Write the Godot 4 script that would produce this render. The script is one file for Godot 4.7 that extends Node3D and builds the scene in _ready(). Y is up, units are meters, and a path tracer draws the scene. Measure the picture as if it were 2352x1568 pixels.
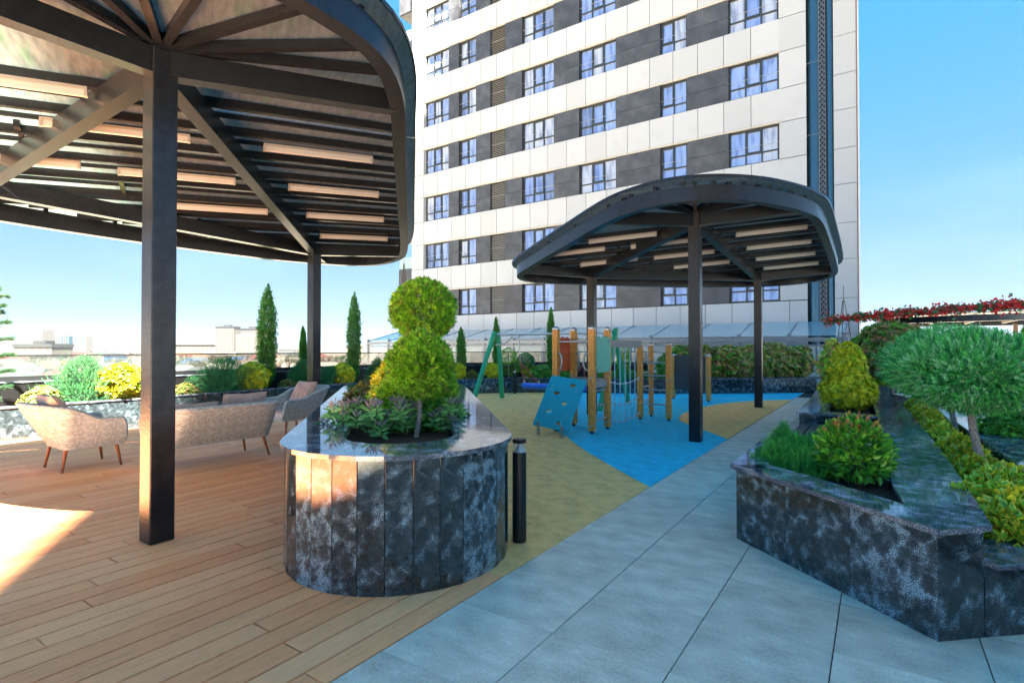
extends Node3D
# Roof terrace with deck, playground, planters and two steel canopies beside a tower block.
# World: -Z runs along the path, -X along the tower's facade; metres; y = 0 is the terrace floor.
const FOC := 1246.0
const EYE := Vector3(0, 1.5, 0)
var cam: Camera3D
var M := {}
var cache := {}
var used := {}
var rng := RandomNumberGenerator.new()

func _ready():
	rng.seed = 7
	cam = Camera3D.new(); cam.name = "camera"; add_child(cam)
	cam.position = EYE; cam.rotation_degrees = Vector3(0.72, 33.95, 0)
	cam.fov = 64.37; cam.near = 0.05; cam.far = 9000.0; cam.current = true
	var env := Environment.new()
	env.background_mode = Environment.BG_SKY
	var sm := ProceduralSkyMaterial.new()
	sm.sky_top_color = Color(0.185, 0.455, 0.645); sm.sky_horizon_color = Color(0.515, 0.565, 0.605); sm.sky_curve = 0.14
	sm.ground_bottom_color = Color(0.45, 0.45, 0.44); sm.ground_horizon_color = Color(0.66, 0.70, 0.72); sm.ground_curve = 0.04
	sm.energy_multiplier = 0.15; sm.sun_angle_max = 1.0
	sm.sky_cover = cirrus(); sm.sky_cover_modulate = Color(1, 1, 1, 1)
	var sky := Sky.new(); sky.sky_material = sm
	env.sky = sky
	env.tonemap_mode = Environment.TONE_MAPPER_LINEAR
	env.tonemap_exposure = 21.0
	env.sdfgi_enabled = true; env.ssao_enabled = true; env.ssil_enabled = true
	env.fog_enabled = true; env.fog_density = 0.00003; env.fog_light_color = Color(0.6, 0.72, 0.82)
	var we := WorldEnvironment.new(); we.name = "world"; we.environment = env; add_child(we)
	var sun := DirectionalLight3D.new(); sun.name = "sun"; add_child(sun)
	sun.light_energy = 1.6; sun.light_angular_distance = 0.55; sun.light_color = Color(1.0, 0.95, 0.87); sun.shadow_enabled = true
	var el := deg_to_rad(56.0)
	sun.look_at_from_position(Vector3.ZERO, Vector3(-0.84 * cos(el), -sin(el), -0.54 * cos(el)))
	materials()
	terrace()
	planters()
	tower()
	veranda()
	shading_tower()
	city()
	canopies()
	playground()
	furniture()
	garden()
	details()

func cirrus() -> ImageTexture:
	var w := 1024; var h := 512
	var n := FastNoiseLite.new(); n.seed = 3; n.frequency = 0.006; n.fractal_octaves = 5
	var im := Image.create(w, h, false, Image.FORMAT_RGBA8)
	for y in range(90, 256):
		var e: float = (256 - y) / 256.0 * 90.0
		var band: float = exp(-pow((e - 10.0) / 5.0, 2.0)) + 0.25 * exp(-pow((e - 35.0) / 14.0, 2.0))
		for x in w:
			var v: float = n.get_noise_3d(cos(x * TAU / w) * 120.0, y * 3.2, sin(x * TAU / w) * 120.0)
			var a: float = clampf((v - 0.05) * 1.5, 0.0, 1.0) * band * 0.16
			im.set_pixel(x, y, Color(0.8, 0.87, 0.95, a))
	return ImageTexture.create_from_image(im)

# ------------------------------------------------------------------ from picture to place
func ray(px: float, py: float) -> Vector3:
	return cam.basis * Vector3((px - 1176.0) / FOC, -(py - 784.0) / FOC, -1.0)
func gp(px: float, py: float, h := 0.0) -> Vector3:       # where a sight line meets the level h
	var r := ray(px, py)
	return EYE + r * ((h - EYE.y) / r.y)
func fz(px: float, py: float, z: float) -> Vector3:       # where it meets the upright plane at z
	var r := ray(px, py)
	return EYE + r * (z / r.z)

# ------------------------------------------------------------------ naming
func numbered(called: String) -> String:
	used[called] = used.get(called, -1) + 1
	return called if used[called] == 0 else "%s_%03d" % [called, used[called]]
func thing(called: String, label: String, category: String, at := Vector3.ZERO, turn := 0.0, group := "") -> Node3D:
	var o := Node3D.new(); o.name = numbered(called); add_child(o)
	o.position = at; o.rotation.y = turn
	o.set_meta("label", label); o.set_meta("category", category)
	if group: o.set_meta("group", group)
	return o
func struct(called: String) -> Node3D:
	var o := Node3D.new(); o.name = numbered(called); add_child(o); o.set_meta("kind", "structure")
	return o
func mi(parent: Node, called: String, mesh: Mesh, mat: Material, at := Vector3.ZERO, b := Basis.IDENTITY) -> MeshInstance3D:
	var o := MeshInstance3D.new(); o.name = called; o.mesh = mesh; o.material_override = mat
	parent.add_child(o, true); o.transform = Transform3D(b, at)
	return o
func part(parent: Node, called: String) -> Node3D:
	var o := Node3D.new(); o.name = called; parent.add_child(o, true); return o

# ------------------------------------------------------------------ shapes
class Mb:
	var v := PackedVector3Array()
	var n := PackedVector3Array()
	var t := PackedVector2Array()
	func uvof(p: Vector3, m: Vector3) -> Vector2:
		var a := m.abs()
		if a.y >= a.x and a.y >= a.z: return Vector2(p.x, p.z)
		if a.x >= a.z: return Vector2(p.z, -p.y)
		return Vector2(p.x, -p.y)
	func tri(a: Vector3, b: Vector3, c: Vector3):      # counter-clockwise seen from outside
		var m := (b - a).cross(c - a).normalized()
		for p in [a, c, b]:
			v.append(p); n.append(m); t.append(uvof(p, m))
	func quad(a: Vector3, b: Vector3, c: Vector3, d: Vector3):
		tri(a, b, c); tri(a, c, d)
	func box(c: Vector3, s: Vector3, b := Basis.IDENTITY):
		var h := s * 0.5
		var p := []
		for i in 8: p.append(c + b * Vector3(h.x * (1 if i & 1 else -1), h.y * (1 if i & 2 else -1), h.z * (1 if i & 4 else -1)))
		quad(p[0], p[2], p[3], p[1]); quad(p[4], p[5], p[7], p[6]); quad(p[0], p[4], p[6], p[2])
		quad(p[1], p[3], p[7], p[5]); quad(p[0], p[1], p[5], p[4]); quad(p[2], p[6], p[7], p[3])
	func grid(P: Array, wu := false, wv := false, flip := false, us := 0.0, vs := 0.0):   # P[i][j]; smooth
		var ni := P.size(); var nj: int = P[0].size()
		var N := []
		for i in ni:
			var row := PackedVector3Array()
			for j in nj:
				var a: Vector3 = P[(i + 1) % ni if wu else mini(i + 1, ni - 1)][j] - P[(i - 1 + ni) % ni if wu else maxi(i - 1, 0)][j]
				var c: Vector3 = P[i][(j + 1) % nj if wv else mini(j + 1, nj - 1)] - P[i][(j - 1 + nj) % nj if wv else maxi(j - 1, 0)]
				var m := c.cross(a).normalized()
				row.append(-m if flip else m)
			N.append(row)
		var U := []; var acc := 0.0
		for i in ni + 1:
			if i > 0: acc += (P[i % ni][0] - P[i - 1][0]).length()
			U.append(acc)
		var V := []; acc = 0.0
		for j in nj + 1:
			if j > 0: acc += (P[0][j % nj] - P[0][j - 1]).length()
			V.append(acc)
		for i in (ni if wu else ni - 1):
			for j in (nj if wv else nj - 1):
				var i2 := (i + 1) % ni; var j2 := (j + 1) % nj
				var q := [[i, j, i, j], [i2, j, i + 1, j], [i2, j2, i + 1, j + 1], [i, j2, i, j + 1]]
				for k in ([0, 2, 1, 0, 3, 2] if flip else [0, 1, 2, 0, 2, 3]):
					var w: Array = q[k]
					v.append(P[w[0]][w[1]]); n.append(N[w[0]][w[1]])
					t.append(Vector2(U[w[2]] if us == 0.0 else w[2] * us, V[w[3]] if vs == 0.0 else w[3] * vs))
	func tube(path: Array, r, sides := 8, cap := true):
		var P := []
		var up := Vector3.UP
		var k := path.size()
		for i in k:
			var d: Vector3 = (path[mini(i + 1, k - 1)] - path[maxi(i - 1, 0)]).normalized()
			if absf(d.dot(up)) > 0.95: up = Vector3.RIGHT if absf(d.x) < 0.8 else Vector3.FORWARD
			var s := d.cross(up).normalized(); up = s.cross(d).normalized()
			var rr: float = r[i] if r is Array else r
			var ring := []
			for j in sides: ring.append(path[i] + (s * cos(j * TAU / sides) + up * sin(j * TAU / sides)) * rr)
			P.append(ring)
		grid(P, false, true, true)
		if cap:
			for e in [0, k - 1]:
				for j in range(1, sides - 1):
					if e == 0: tri(P[0][0], P[0][j], P[0][j + 1])
					else: tri(P[e][0], P[e][j + 1], P[e][j])
	func prism(poly: PackedVector2Array, y0: float, y1: float, bottom := true):     # poly in x, z
		var idx := Geometry2D.triangulate_polygon(poly)
		var cw := Geometry2D.is_polygon_clockwise(poly)
		for i in range(0, idx.size(), 3):
			var a := poly[idx[i]]; var b := poly[idx[i + 1]]; var c := poly[idx[i + 2]]
			if (b - a).cross(c - a) > 0: var sw := b; b = c; c = sw
			tri(Vector3(a.x, y1, a.y), Vector3(b.x, y1, b.y), Vector3(c.x, y1, c.y))
			if bottom: tri(Vector3(a.x, y0, a.y), Vector3(c.x, y0, c.y), Vector3(b.x, y0, b.y))
		for i in poly.size():
			var a := poly[i]; var b := poly[(i + 1) % poly.size()]
			if not cw: var sw := a; a = b; b = sw
			quad(Vector3(a.x, y0, a.y), Vector3(a.x, y1, a.y), Vector3(b.x, y1, b.y), Vector3(b.x, y0, b.y))
	func disc_prism(c: Vector3, r: float, y0: float, y1: float, k := 16):
		var p := PackedVector2Array()
		for i in k: p.append(Vector2(c.x + r * cos(i * TAU / k), c.z + r * sin(i * TAU / k)))
		prism(p, y0, y1)
	func lathe(prof: Array, c := Vector3.ZERO, k := 16):          # prof of Vector2(r, y), bottom to top
		var P := []
		for i in prof.size():
			var ring := []
			for j in k: ring.append(c + Vector3(prof[i].x * cos(j * TAU / k), prof[i].y, prof[i].x * sin(j * TAU / k)))
			P.append(ring)
		grid(P, false, true, true)
	func beam(a: Vector3, b: Vector3, w: float, h: float):         # a box whose bottom edge runs from a to b, upright sides
		var d := (b - a); var s := d.cross(Vector3.UP).normalized() * w * 0.5; var u := Vector3(0, h, 0)
		var p := [a - s, a + s, a + s + u, a - s + u, b - s, b + s, b + s + u, b - s + u]
		quad(p[0], p[3], p[2], p[1]); quad(p[4], p[5], p[6], p[7]); quad(p[0], p[1], p[5], p[4])
		quad(p[3], p[7], p[6], p[2]); quad(p[0], p[4], p[7], p[3]); quad(p[1], p[2], p[6], p[5])
	func sweep(path: Array, prof: Array, closed := false):          # prof of Vector2(out, up): flat faces, out = right of travel
		var k := path.size(); var R := []
		for i in k:
			var d0: Vector3 = (path[i] - path[(i - 1 + k) % k]) if closed or i > 0 else (path[1] - path[0])
			var d1: Vector3 = (path[(i + 1) % k] - path[i]) if closed or i < k - 1 else (path[k - 1] - path[k - 2])
			d0.y = 0; d1.y = 0; d0 = d0.normalized(); d1 = d1.normalized()
			var d := (d0 + d1).normalized()
			var s := Vector3(-d.z, 0, d.x) / maxf(0.3, d.dot(d0))
			var ring := []
			for q in prof: ring.append(path[i] + s * q.x + Vector3.UP * q.y)
			R.append(ring)
		var m: int = prof.size()
		for j in m:
			var P := []
			for i in k: P.append([R[i][j], R[i][(j + 1) % m]])
			grid(P, closed, false, true)
		if not closed:
			for e in [0, k - 1]:
				for j in range(1, m - 1):
					tri(R[e][0], R[e][j], R[e][j + 1])
	func done() -> ArrayMesh:
		var a := []; a.resize(Mesh.ARRAY_MAX)
		a[Mesh.ARRAY_VERTEX] = v; a[Mesh.ARRAY_NORMAL] = n; a[Mesh.ARRAY_TEX_UV] = t
		var m := ArrayMesh.new(); m.add_surface_from_arrays(Mesh.PRIMITIVE_TRIANGLES, a)
		return m

func cbox(s: Vector3, ch := 0.004) -> ArrayMesh:           # a box with chamfered edges, kept for reuse
	var key := "c%.4f_%.4f_%.4f_%.4f" % [s.x, s.y, s.z, ch]
	if cache.has(key): return cache[key]
	var m := Mb.new(); var h := s * 0.5
	ch = minf(ch, minf(h.x, minf(h.y, h.z)) * 0.6)
	var P := {}
	for i in 8:
		var g := Vector3(1 if i & 1 else -1, 1 if i & 2 else -1, 1 if i & 4 else -1)
		for a in 3:
			var q := h - Vector3(ch, ch, ch); q[a] = h[a]
			P[i * 3 + a] = q * g
	for a in 3:
		var b1 := 1 << ((a + 1) % 3); var b2 := 1 << ((a + 2) % 3); var b0 := 1 << a
		for s0 in 2:
			var o := b0 if s0 else 0
			var q := [P[o * 3 + a], P[(o | b1) * 3 + a], P[(o | b1 | b2) * 3 + a], P[(o | b2) * 3 + a]]
			if s0: m.quad(q[0], q[1], q[2], q[3])
			else: m.quad(q[3], q[2], q[1], q[0])
	for a in 3:
		var c1 := (a + 1) % 3; var c2 := (a + 2) % 3
		for e in 4:
			var o := ((1 << c1) if e & 1 else 0) | ((1 << c2) if e & 2 else 0)
			var p := o | (1 << a)
			var q := [P[o * 3 + c1], P[p * 3 + c1], P[p * 3 + c2], P[o * 3 + c2]]
			if (q[1] - q[0]).cross(q[2] - q[0]).dot(q[0]) < 0: q.reverse()
			m.quad(q[0], q[1], q[2], q[3])
	for i in 8:
		var q := [P[i * 3], P[i * 3 + 1], P[i * 3 + 2]]
		if (q[1] - q[0]).cross(q[2] - q[0]).dot(q[0]) < 0: q.reverse()
		m.tri(q[0], q[1], q[2])
	cache[key] = m.done()
	return cache[key]
func box(parent: Node, called: String, c: Vector3, s: Vector3, mat: Material, ry := 0.0, ch := 0.004) -> MeshInstance3D:
	return mi(parent, called, cbox(s, ch), mat, c, Basis(Vector3.UP, ry))
func made(parent: Node, called: String, m: Mb, mat: Material) -> MeshInstance3D:
	return mi(parent, called, m.done(), mat)
func smooth(pts: Array, per := 6, closed := true) -> Array:    # Catmull-Rom through Vector2 or Vector3
	var out := []; var k := pts.size()
	for i in (k if closed else k - 1):
		var a = pts[(i - 1 + k) % k] if closed or i > 0 else pts[i]
		var b = pts[i]; var c = pts[(i + 1) % k]
		var d = pts[(i + 2) % k] if closed or i < k - 2 else c
		for s in per: out.append(b.cubic_interpolate(c, a, d, float(s) / per))
	if not closed: out.append(pts[k - 1])
	return out
func v2(x: float, z: float) -> Vector2: return Vector2(x, z)
func poly(a: Array) -> PackedVector2Array:
	var p := PackedVector2Array()
	for q in a: p.append(q if q is Vector2 else Vector2(q[0], q[1]))
	return p

# ------------------------------------------------------------------ materials
func mat(key: String, c: Color, rough := 0.6, metal := 0.0) -> StandardMaterial3D:
	var m := StandardMaterial3D.new(); m.resource_name = key
	m.albedo_color = c.linear_to_srgb(); m.roughness = rough; m.metallic = metal
	m.metallic_specular = 0.5
	M[key] = m
	return m
func noise(seed_: int, freq: float, oct := 4, type := FastNoiseLite.TYPE_SIMPLEX_SMOOTH) -> FastNoiseLite:
	var n := FastNoiseLite.new(); n.seed = seed_; n.frequency = freq; n.fractal_octaves = oct; n.noise_type = type
	return n
func bytes(n: FastNoiseLite, w: int, h: int) -> PackedByteArray:
	var im := n.get_seamless_image(w, h, false, false, 0.12, true); im.convert(Image.FORMAT_L8)
	return im.get_data()
func tex(w: int, h: int, data: PackedByteArray) -> ImageTexture:
	var im := Image.create_from_data(w, h, false, Image.FORMAT_RGB8, data)
	im.generate_mipmaps()
	return ImageTexture.create_from_image(im)
func bump(seed_: int, freq: float, strength: float, size := 512, type := FastNoiseLite.TYPE_SIMPLEX_SMOOTH, oct := 4) -> ImageTexture:
	var im := noise(seed_, freq, oct, type).get_seamless_image(size, size, false, false, 0.12, true)
	im.convert(Image.FORMAT_RGBA8); im.bump_map_to_normal_map(strength)
	return ImageTexture.create_from_image(im)
func to8(c: Color) -> Color: return c.linear_to_srgb()
func mixtex(w: int, h: int, stops: Array, layers: Array, gain := 1.0) -> ImageTexture:
	# colour from a sum of noise layers [noise, weight], ramped through stops (linear colours)
	var L := []; var wsum := 0.0
	for l in layers: L.append(bytes(l[0], w, h)); wsum += l[1]
	var ramp := PackedByteArray(); var k := stops.size() - 1
	for i in 256:
		var f: float = clampf((i / 255.0 - 0.5) * gain + 0.5, 0, 1) * k; var a := mini(int(f), k - 1)
		var c := to8(stops[a].lerp(stops[a + 1], f - a))
		ramp.append(mini(255, int(c.r * 255))); ramp.append(mini(255, int(c.g * 255))); ramp.append(mini(255, int(c.b * 255)))
	var out := PackedByteArray(); out.resize(w * h * 3)
	for i in w * h:
		var s := 0.0
		for j in L.size(): s += L[j][i] * layers[j][1]
		var q := clampi(int(s / wsum), 0, 255) * 3
		out[i * 3] = ramp[q]; out[i * 3 + 1] = ramp[q + 1]; out[i * 3 + 2] = ramp[q + 2]
	return tex(w, h, out)
func tri_map(m: StandardMaterial3D, sc: float, world := true):
	m.uv1_triplanar = true; m.uv1_world_triplanar = world; m.uv1_scale = Vector3(sc, sc, sc)
func granite_tex(seed_: int, dense: float) -> ImageTexture:
	var w := 1024
	var pn := noise(seed_, 0.008, 4); pn.fractal_type = FastNoiseLite.FRACTAL_RIDGED
	var patch := bytes(pn, w, w)
	var blob := bytes(noise(seed_ + 9, 0.007, 4), w, w)
	var fleck := bytes(noise(seed_ + 1, 0.13, 3, FastNoiseLite.TYPE_SIMPLEX), w, w)
	var fine := bytes(noise(seed_ + 2, 0.32, 2, FastNoiseLite.TYPE_SIMPLEX), w, w)
	var cloud := bytes(noise(seed_ + 3, 0.012, 3), w, w)
	var out := PackedByteArray(); out.resize(w * w * 3)
	for i in w * w:
		var p: float = clampf((patch[i] / 255.0 * 0.4 + blob[i] / 255.0 * 0.6 - 0.53 + dense) * 3.0, 0.0, 1.0)
		var f: float = fleck[i] / 255.0 * 0.5 + fine[i] / 255.0 * 0.5
		var s: float = clampf((f - (0.69 - 0.19 * p)) * 11.0, 0.0, 1.0)
		var b: float = 0.012 + 0.05 * pow(cloud[i] / 255.0, 2.0) + 0.06 * p * fine[i] / 255.0
		var k: float = minf(0.8, b + s * (0.2 + 0.5 * p))
		out[i * 3] = int(255 * pow(k * 0.62, 0.4545)); out[i * 3 + 1] = int(255 * pow(k * 0.97, 0.4545)); out[i * 3 + 2] = int(255 * pow(k * 1.2, 0.4545))
	return tex(w, w, out)

func materials():
	mat("steel", Color(0.018, 0.02, 0.024), 0.27, 0.55)
	M.steel.normal_enabled = true; M.steel.normal_texture = bump(11, 0.05, 1.5, 256); M.steel.normal_scale = 0.25; tri_map(M.steel, 2.0)
	M.steel.albedo_color = Color.WHITE
	M.steel.albedo_texture = mixtex(256, 256, [Color(0.020, 0.025, 0.032), Color(0.027, 0.033, 0.042), Color(0.037, 0.044, 0.054)], [[noise(5, 0.02), 1.0], [noise(6, 0.15, 2), 0.5]], 1.3)
	mat("black_metal", Color(0.012, 0.013, 0.015), 0.35)
	mat("galvanised", Color(0.42, 0.45, 0.48), 0.35, 0.8)
	for k in 4:
		var g := mat("granite%d" % k, Color.WHITE, 0.07)
		g.albedo_texture = granite_tex(20 + k * 7, [0.06, 0.16, 0.0, 0.1][k]); g.uv1_scale = Vector3(0.8, 0.8, 0.8); g.uv1_offset = Vector3(0.31 * k, 0.17 * k, 0)
		g.metallic_specular = 0.62
	var cp := mat("coping", Color.WHITE, 0.06)
	cp.albedo_texture = mixtex(512, 512, [Color(0.03, 0.042, 0.058), Color(0.07, 0.09, 0.118), Color(0.13, 0.16, 0.195), Color(0.56, 0.62, 0.68)], [[noise(51, 0.012), 1.0], [noise(52, 0.16, 2, FastNoiseLite.TYPE_SIMPLEX), 0.9]], 1.9)
	tri_map(cp, 0.9); cp.metallic_specular = 0.75
	for k in 3:
		var d := mat("deck%d" % k, Color.WHITE, 0.62)
		var a: Color = [Color(0.94, 0.405, 0.175), Color(0.89, 0.35, 0.145), Color(0.95, 0.44, 0.20)][k]
		var n1 := noise(60 + k, 0.03, 4); var n2 := noise(63 + k, 0.14, 2)
		d.albedo_texture = mixtex(256, 256, [a * 0.86, a, a * 1.08], [[n1, 1.0], [n2, 0.5]], 1.3)
		d.uv1_scale = Vector3(3.2, 0.42, 1)
		d.normal_enabled = true; d.normal_texture = bump(66 + k, 0.12, 2.0, 256); d.normal_scale = 0.35
	for k in 3:
		var pv := mat("paving%d" % k, Color.WHITE, 0.5)
		var f: float = [1.0, 0.93, 1.06][k]
		pv.albedo_texture = mixtex(512, 512, [Color(0.42, 0.40, 0.335) * f, Color(0.55, 0.52, 0.43) * f, Color(0.60, 0.57, 0.475) * f, Color(0.70, 0.67, 0.57) * f], [[noise(71 + k, 0.008, 5), 1.0], [noise(75 + k, 0.12, 4), 0.9]], 1.8)
		pv.uv1_scale = Vector3(0.7, 1.15, 1); pv.uv1_offset = Vector3(0.37 * k, 0.21 * k, 0)
		pv.normal_enabled = true; pv.normal_texture = bump(79 + k, 0.035, 5.0); pv.normal_scale = 0.5
	for a in [["rubber_yellow", Color(0.97, 0.57, 0.20)], ["rubber_blue", Color(0.012, 0.60, 0.84)]]:
		var r := mat(a[0], Color.WHITE, 0.85)
		var c: Color = a[1]
		r.albedo_texture = mixtex(512, 512, [c * 0.6, c * 0.9, c * 1.04, c * 1.15], [[noise(81, 0.006, 4), 0.8], [noise(84, 0.03, 3), 0.5], [noise(82, 0.3, 2), 1.1]], 2.0)
		r.normal_enabled = true; r.normal_texture = bump(83, 0.28, 5.0); tri_map(r, 1.4)
	mat("grout", Color(0.36, 0.37, 0.37), 0.8)
	mat("concrete", Color(0.16, 0.165, 0.17), 0.8)
	mat("dark_gap", Color(0.02, 0.018, 0.016), 0.9)
	var so := mat("soil", Color.WHITE, 0.95)
	so.albedo_texture = mixtex(256, 256, [Color(0.02, 0.012, 0.008), Color(0.06, 0.035, 0.022), Color(0.14, 0.09, 0.06)], [[noise(91, 0.05), 1.0], [noise(92, 0.2), 1.0]], 2.0)
	so.normal_enabled = true; so.normal_texture = bump(93, 0.15, 8.0, 256); tri_map(so, 2.5)
	var wp := mat("white_panel", Color(0.51, 0.53, 0.55), 0.32)
	wp.albedo_texture = mixtex(256, 256, [Color(0.93, 0.93, 0.93), Color(1, 1, 1), Color(0.98, 0.99, 1)], [[noise(101, 0.01), 1.0], [noise(102, 0.05), 0.4]], 1.3); tri_map(wp, 0.15)
	mat("white_panel_b", Color(0.465, 0.485, 0.505), 0.32)
	mat("lip", Color(0.55, 0.52, 0.46), 0.5)
	for k in 2:
		var dp := mat("dark_panel%d" % k, Color.WHITE, 0.42)
		var c: Color = [Color(0.07, 0.075, 0.088), Color(0.06, 0.064, 0.076)][k]
		dp.albedo_texture = mixtex(256, 256, [c * 0.7, c, c * 1.35], [[noise(105 + k, 0.012, 5), 1.0], [noise(108, 0.1), 0.4]], 1.6); tri_map(dp, 0.3)
	mat("joint", Color(0.10, 0.10, 0.10), 0.8)
	mat("joint_light", Color(0.4, 0.38, 0.34), 0.7)
	mat("win_frame", Color(0.035, 0.045, 0.05), 0.35)
	mat("aluminium", Color(0.2, 0.23, 0.27), 0.35, 0.3)
	mat("black_stone", Color(0.008, 0.008, 0.009), 0.35)
	mat("louvre", Color(0.30, 0.29, 0.27), 0.45)
	# glazing: a solid mirror-like pane for the tower's coated glass, clear panes elsewhere
	for k in 5:
		var gl := mat("coated_glass%d" % k, [Color(0.50, 0.57, 0.80), Color(0.56, 0.62, 0.84), Color(0.45, 0.52, 0.76), Color(0.3, 0.35, 0.5), Color(0.62, 0.64, 0.72)][k], 0.03, [0.55, 0.55, 0.55, 0.45, 0.3][k])
		gl.metallic_specular = 1.0
		gl.albedo_texture = mixtex(256, 256, [Color(0.55, 0.6, 0.7), Color(0.9, 0.93, 0.97), Color(1, 1, 1)], [[noise(111 + k, 0.02, 3), 1.0]], 1.8)
		gl.uv1_triplanar = true; gl.uv1_world_triplanar = true; gl.uv1_scale = Vector3(0.55, 0.10, 0.55)
	var g2 := mat("clear_glass", Color(0.75, 0.88, 0.85), 0.0)
	g2.transparency = BaseMaterial3D.TRANSPARENCY_ALPHA; g2.albedo_color.a = 0.16; g2.metallic_specular = 0.6
	var g3 := mat("roof_glass", Color(0.5, 0.66, 0.68), 0.03)
	g3.transparency = BaseMaterial3D.TRANSPARENCY_ALPHA; g3.albedo_color.a = 0.62; g3.metallic_specular = 0.9
	var g4 := mat("rail_glass", Color(0.06, 0.09, 0.09), 0.0)
	g4.transparency = BaseMaterial3D.TRANSPARENCY_ALPHA; g4.albedo_color.a = 0.28; g4.metallic_specular = 0.6
	mat("blue_metal", Color(0.05, 0.135, 0.21), 0.22, 0.55)
	mat("room", Color(0.5, 0.52, 0.5), 0.8)
	var pc := mat("polycarbonate", Color.WHITE, 0.35)
	pc.albedo_texture = sheet_tex(); pc.uv1_scale = Vector3(1, 1, 1)
	pc.backlight_enabled = true; pc.backlight = Color(0.86, 0.88, 0.86); pc.metallic_specular = 0.4
	mat("lamp_white", Color(0.46, 0.49, 0.5), 0.35)
	mat("lamp_base", Color(0.3, 0.32, 0.32), 0.5)
	var wk := mat("wicker", Color.WHITE, 0.55)
	wk.albedo_texture = wicker_tex(false); wk.normal_enabled = true; wk.normal_texture = wicker_tex(true); wk.normal_scale = 1.0
	wk.uv1_scale = Vector3(5.5, 5.5, 1)
	var fab := mat("cushion", Color.WHITE, 0.9)
	fab.albedo_texture = mixtex(256, 256, [Color(0.45, 0.31, 0.25), Color(0.56, 0.4, 0.34), Color(0.62, 0.46, 0.4)], [[noise(121, 0.02), 1.0], [noise(122, 0.3), 0.7]], 1.4); fab.uv1_scale = Vector3(2, 2, 1)
	fab.rim_enabled = true; fab.rim = 0.4; fab.rim_tint = 0.6
	mat("leg_wood", Color(0.34, 0.10, 0.03), 0.35)
	var tw := mat("play_wood", Color.WHITE, 0.5)
	tw.albedo_texture = mixtex(128, 512, [Color(0.55, 0.22, 0.04), Color(0.78, 0.34, 0.07), Color(0.86, 0.44, 0.11)], [[noise(131, 0.03), 1.0], [noise(132, 0.2), 0.4]], 1.6); tw.uv1_scale = Vector3(6, 0.6, 1)
	mat("play_teal", Color(0.008, 0.36, 0.47), 0.4)
	mat("play_green", Color(0.09, 0.50, 0.40), 0.4)
	mat("play_red", Color(0.75, 0.10, 0.02), 0.4)
	mat("swing_green", Color(0.015, 0.36, 0.15), 0.4)
	mat("seat_blue", Color(0.02, 0.15, 0.68), 0.45)
	mat("rope_blue", Color(0.35, 0.62, 0.75), 0.8)
	mat("rope_red", Color(0.55, 0.10, 0.10), 0.8)
	mat("brown_board", Color(0.062, 0.045, 0.042), 0.6)
	var bk := mat("bark", Color.WHITE, 0.9)
	bk.albedo_texture = mixtex(256, 256, [Color(0.16, 0.13, 0.12), Color(0.32, 0.28, 0.26), Color(0.5, 0.46, 0.43)], [[noise(141, 0.04), 1.0], [noise(142, 0.2), 0.6]], 1.8); bk.uv1_scale = Vector3(3, 6, 1)
	bk.normal_enabled = true; bk.normal_texture = bump(143, 0.08, 6.0, 256)
	mat("stem", Color(0.10, 0.065, 0.04), 0.9)
	var lf := mat("leaf", Color.WHITE, 0.5); lf.vertex_color_use_as_albedo = true
	lf.backlight_enabled = true; lf.backlight = Color(0.75, 0.8, 0.35)
	var lg := mat("leaf_gloss", Color.WHITE, 0.28); lg.vertex_color_use_as_albedo = true
	lg.backlight_enabled = true; lg.backlight = Color(0.5, 0.55, 0.2)

func sheet_tex() -> ImageTexture:      # multiwall sheet: fine flutes, dust streaks along them, green-tinted patches
	var w := 1024; var h := 512
	var st := bytes(noise(151, 0.02, 3), w, h); var al := bytes(noise(152, 0.008, 3), w, h)
	var out := PackedByteArray(); out.resize(w * h * 3)
	var col := PackedFloat32Array(); col.resize(w)
	var r := RandomNumberGenerator.new(); r.seed = 4
	for x in w: col[x] = (0.46 if x % 8 < 2 else 0.8) * r.randf_range(0.82, 1.0)
	for y in h:
		for x in w:
			var i := y * w + x
			var k: float = col[x] * (0.55 + 0.6 * st[i] / 255.0) * 0.27
			var g: float = clampf((al[i] / 255.0 - 0.6) * 2.2, 0, 1)
			out[i * 3] = int(255 * pow(k * (0.80 - 0.34 * g), 0.4545)); out[i * 3 + 1] = int(255 * pow(k * (0.97 + 0.02 * g), 0.4545)); out[i * 3 + 2] = int(255 * pow(k * (0.94 - 0.3 * g), 0.4545))
	return tex(w, h, out)
func wicker_tex(normal: bool) -> ImageTexture:    # flat strands woven over and under round uprights
	var w := 256
	var im := Image.create(w, w, false, Image.FORMAT_RGBA8)
	var r := RandomNumberGenerator.new(); r.seed = 8
	var tone := []
	for i in 64: tone.append(r.randf_range(0.72, 1.1))
	for y in w:
		var row := int(y / 16.0); var fy: float = (y % 16) / 16.0
		for x in w:
			var cx := int(x / 32.0); var fx: float = (x % 32) / 32.0
			var over: float = sin((fx + (0.5 if row % 2 else 0.0)) * TAU) * 0.5 + 0.5
			var hgt: float = sqrt(maxf(0.0, 1.0 - pow((fy - 0.5) * 2.0, 2.0))) * (0.35 + 0.65 * over)
			if normal: im.set_pixel(x, y, Color(hgt, hgt, hgt))
			else:
				var k: float = (0.2 if fy < 0.1 or fy > 0.9 else 0.84) * tone[(row * 7 + cx) % 64]
				im.set_pixel(x, y, Color(k * 0.84, k, k * 1.04).linear_to_srgb())
	if normal: im.bump_map_to_normal_map(9.0)
	im.generate_mipmaps()
	return ImageTexture.create_from_image(im)

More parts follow.
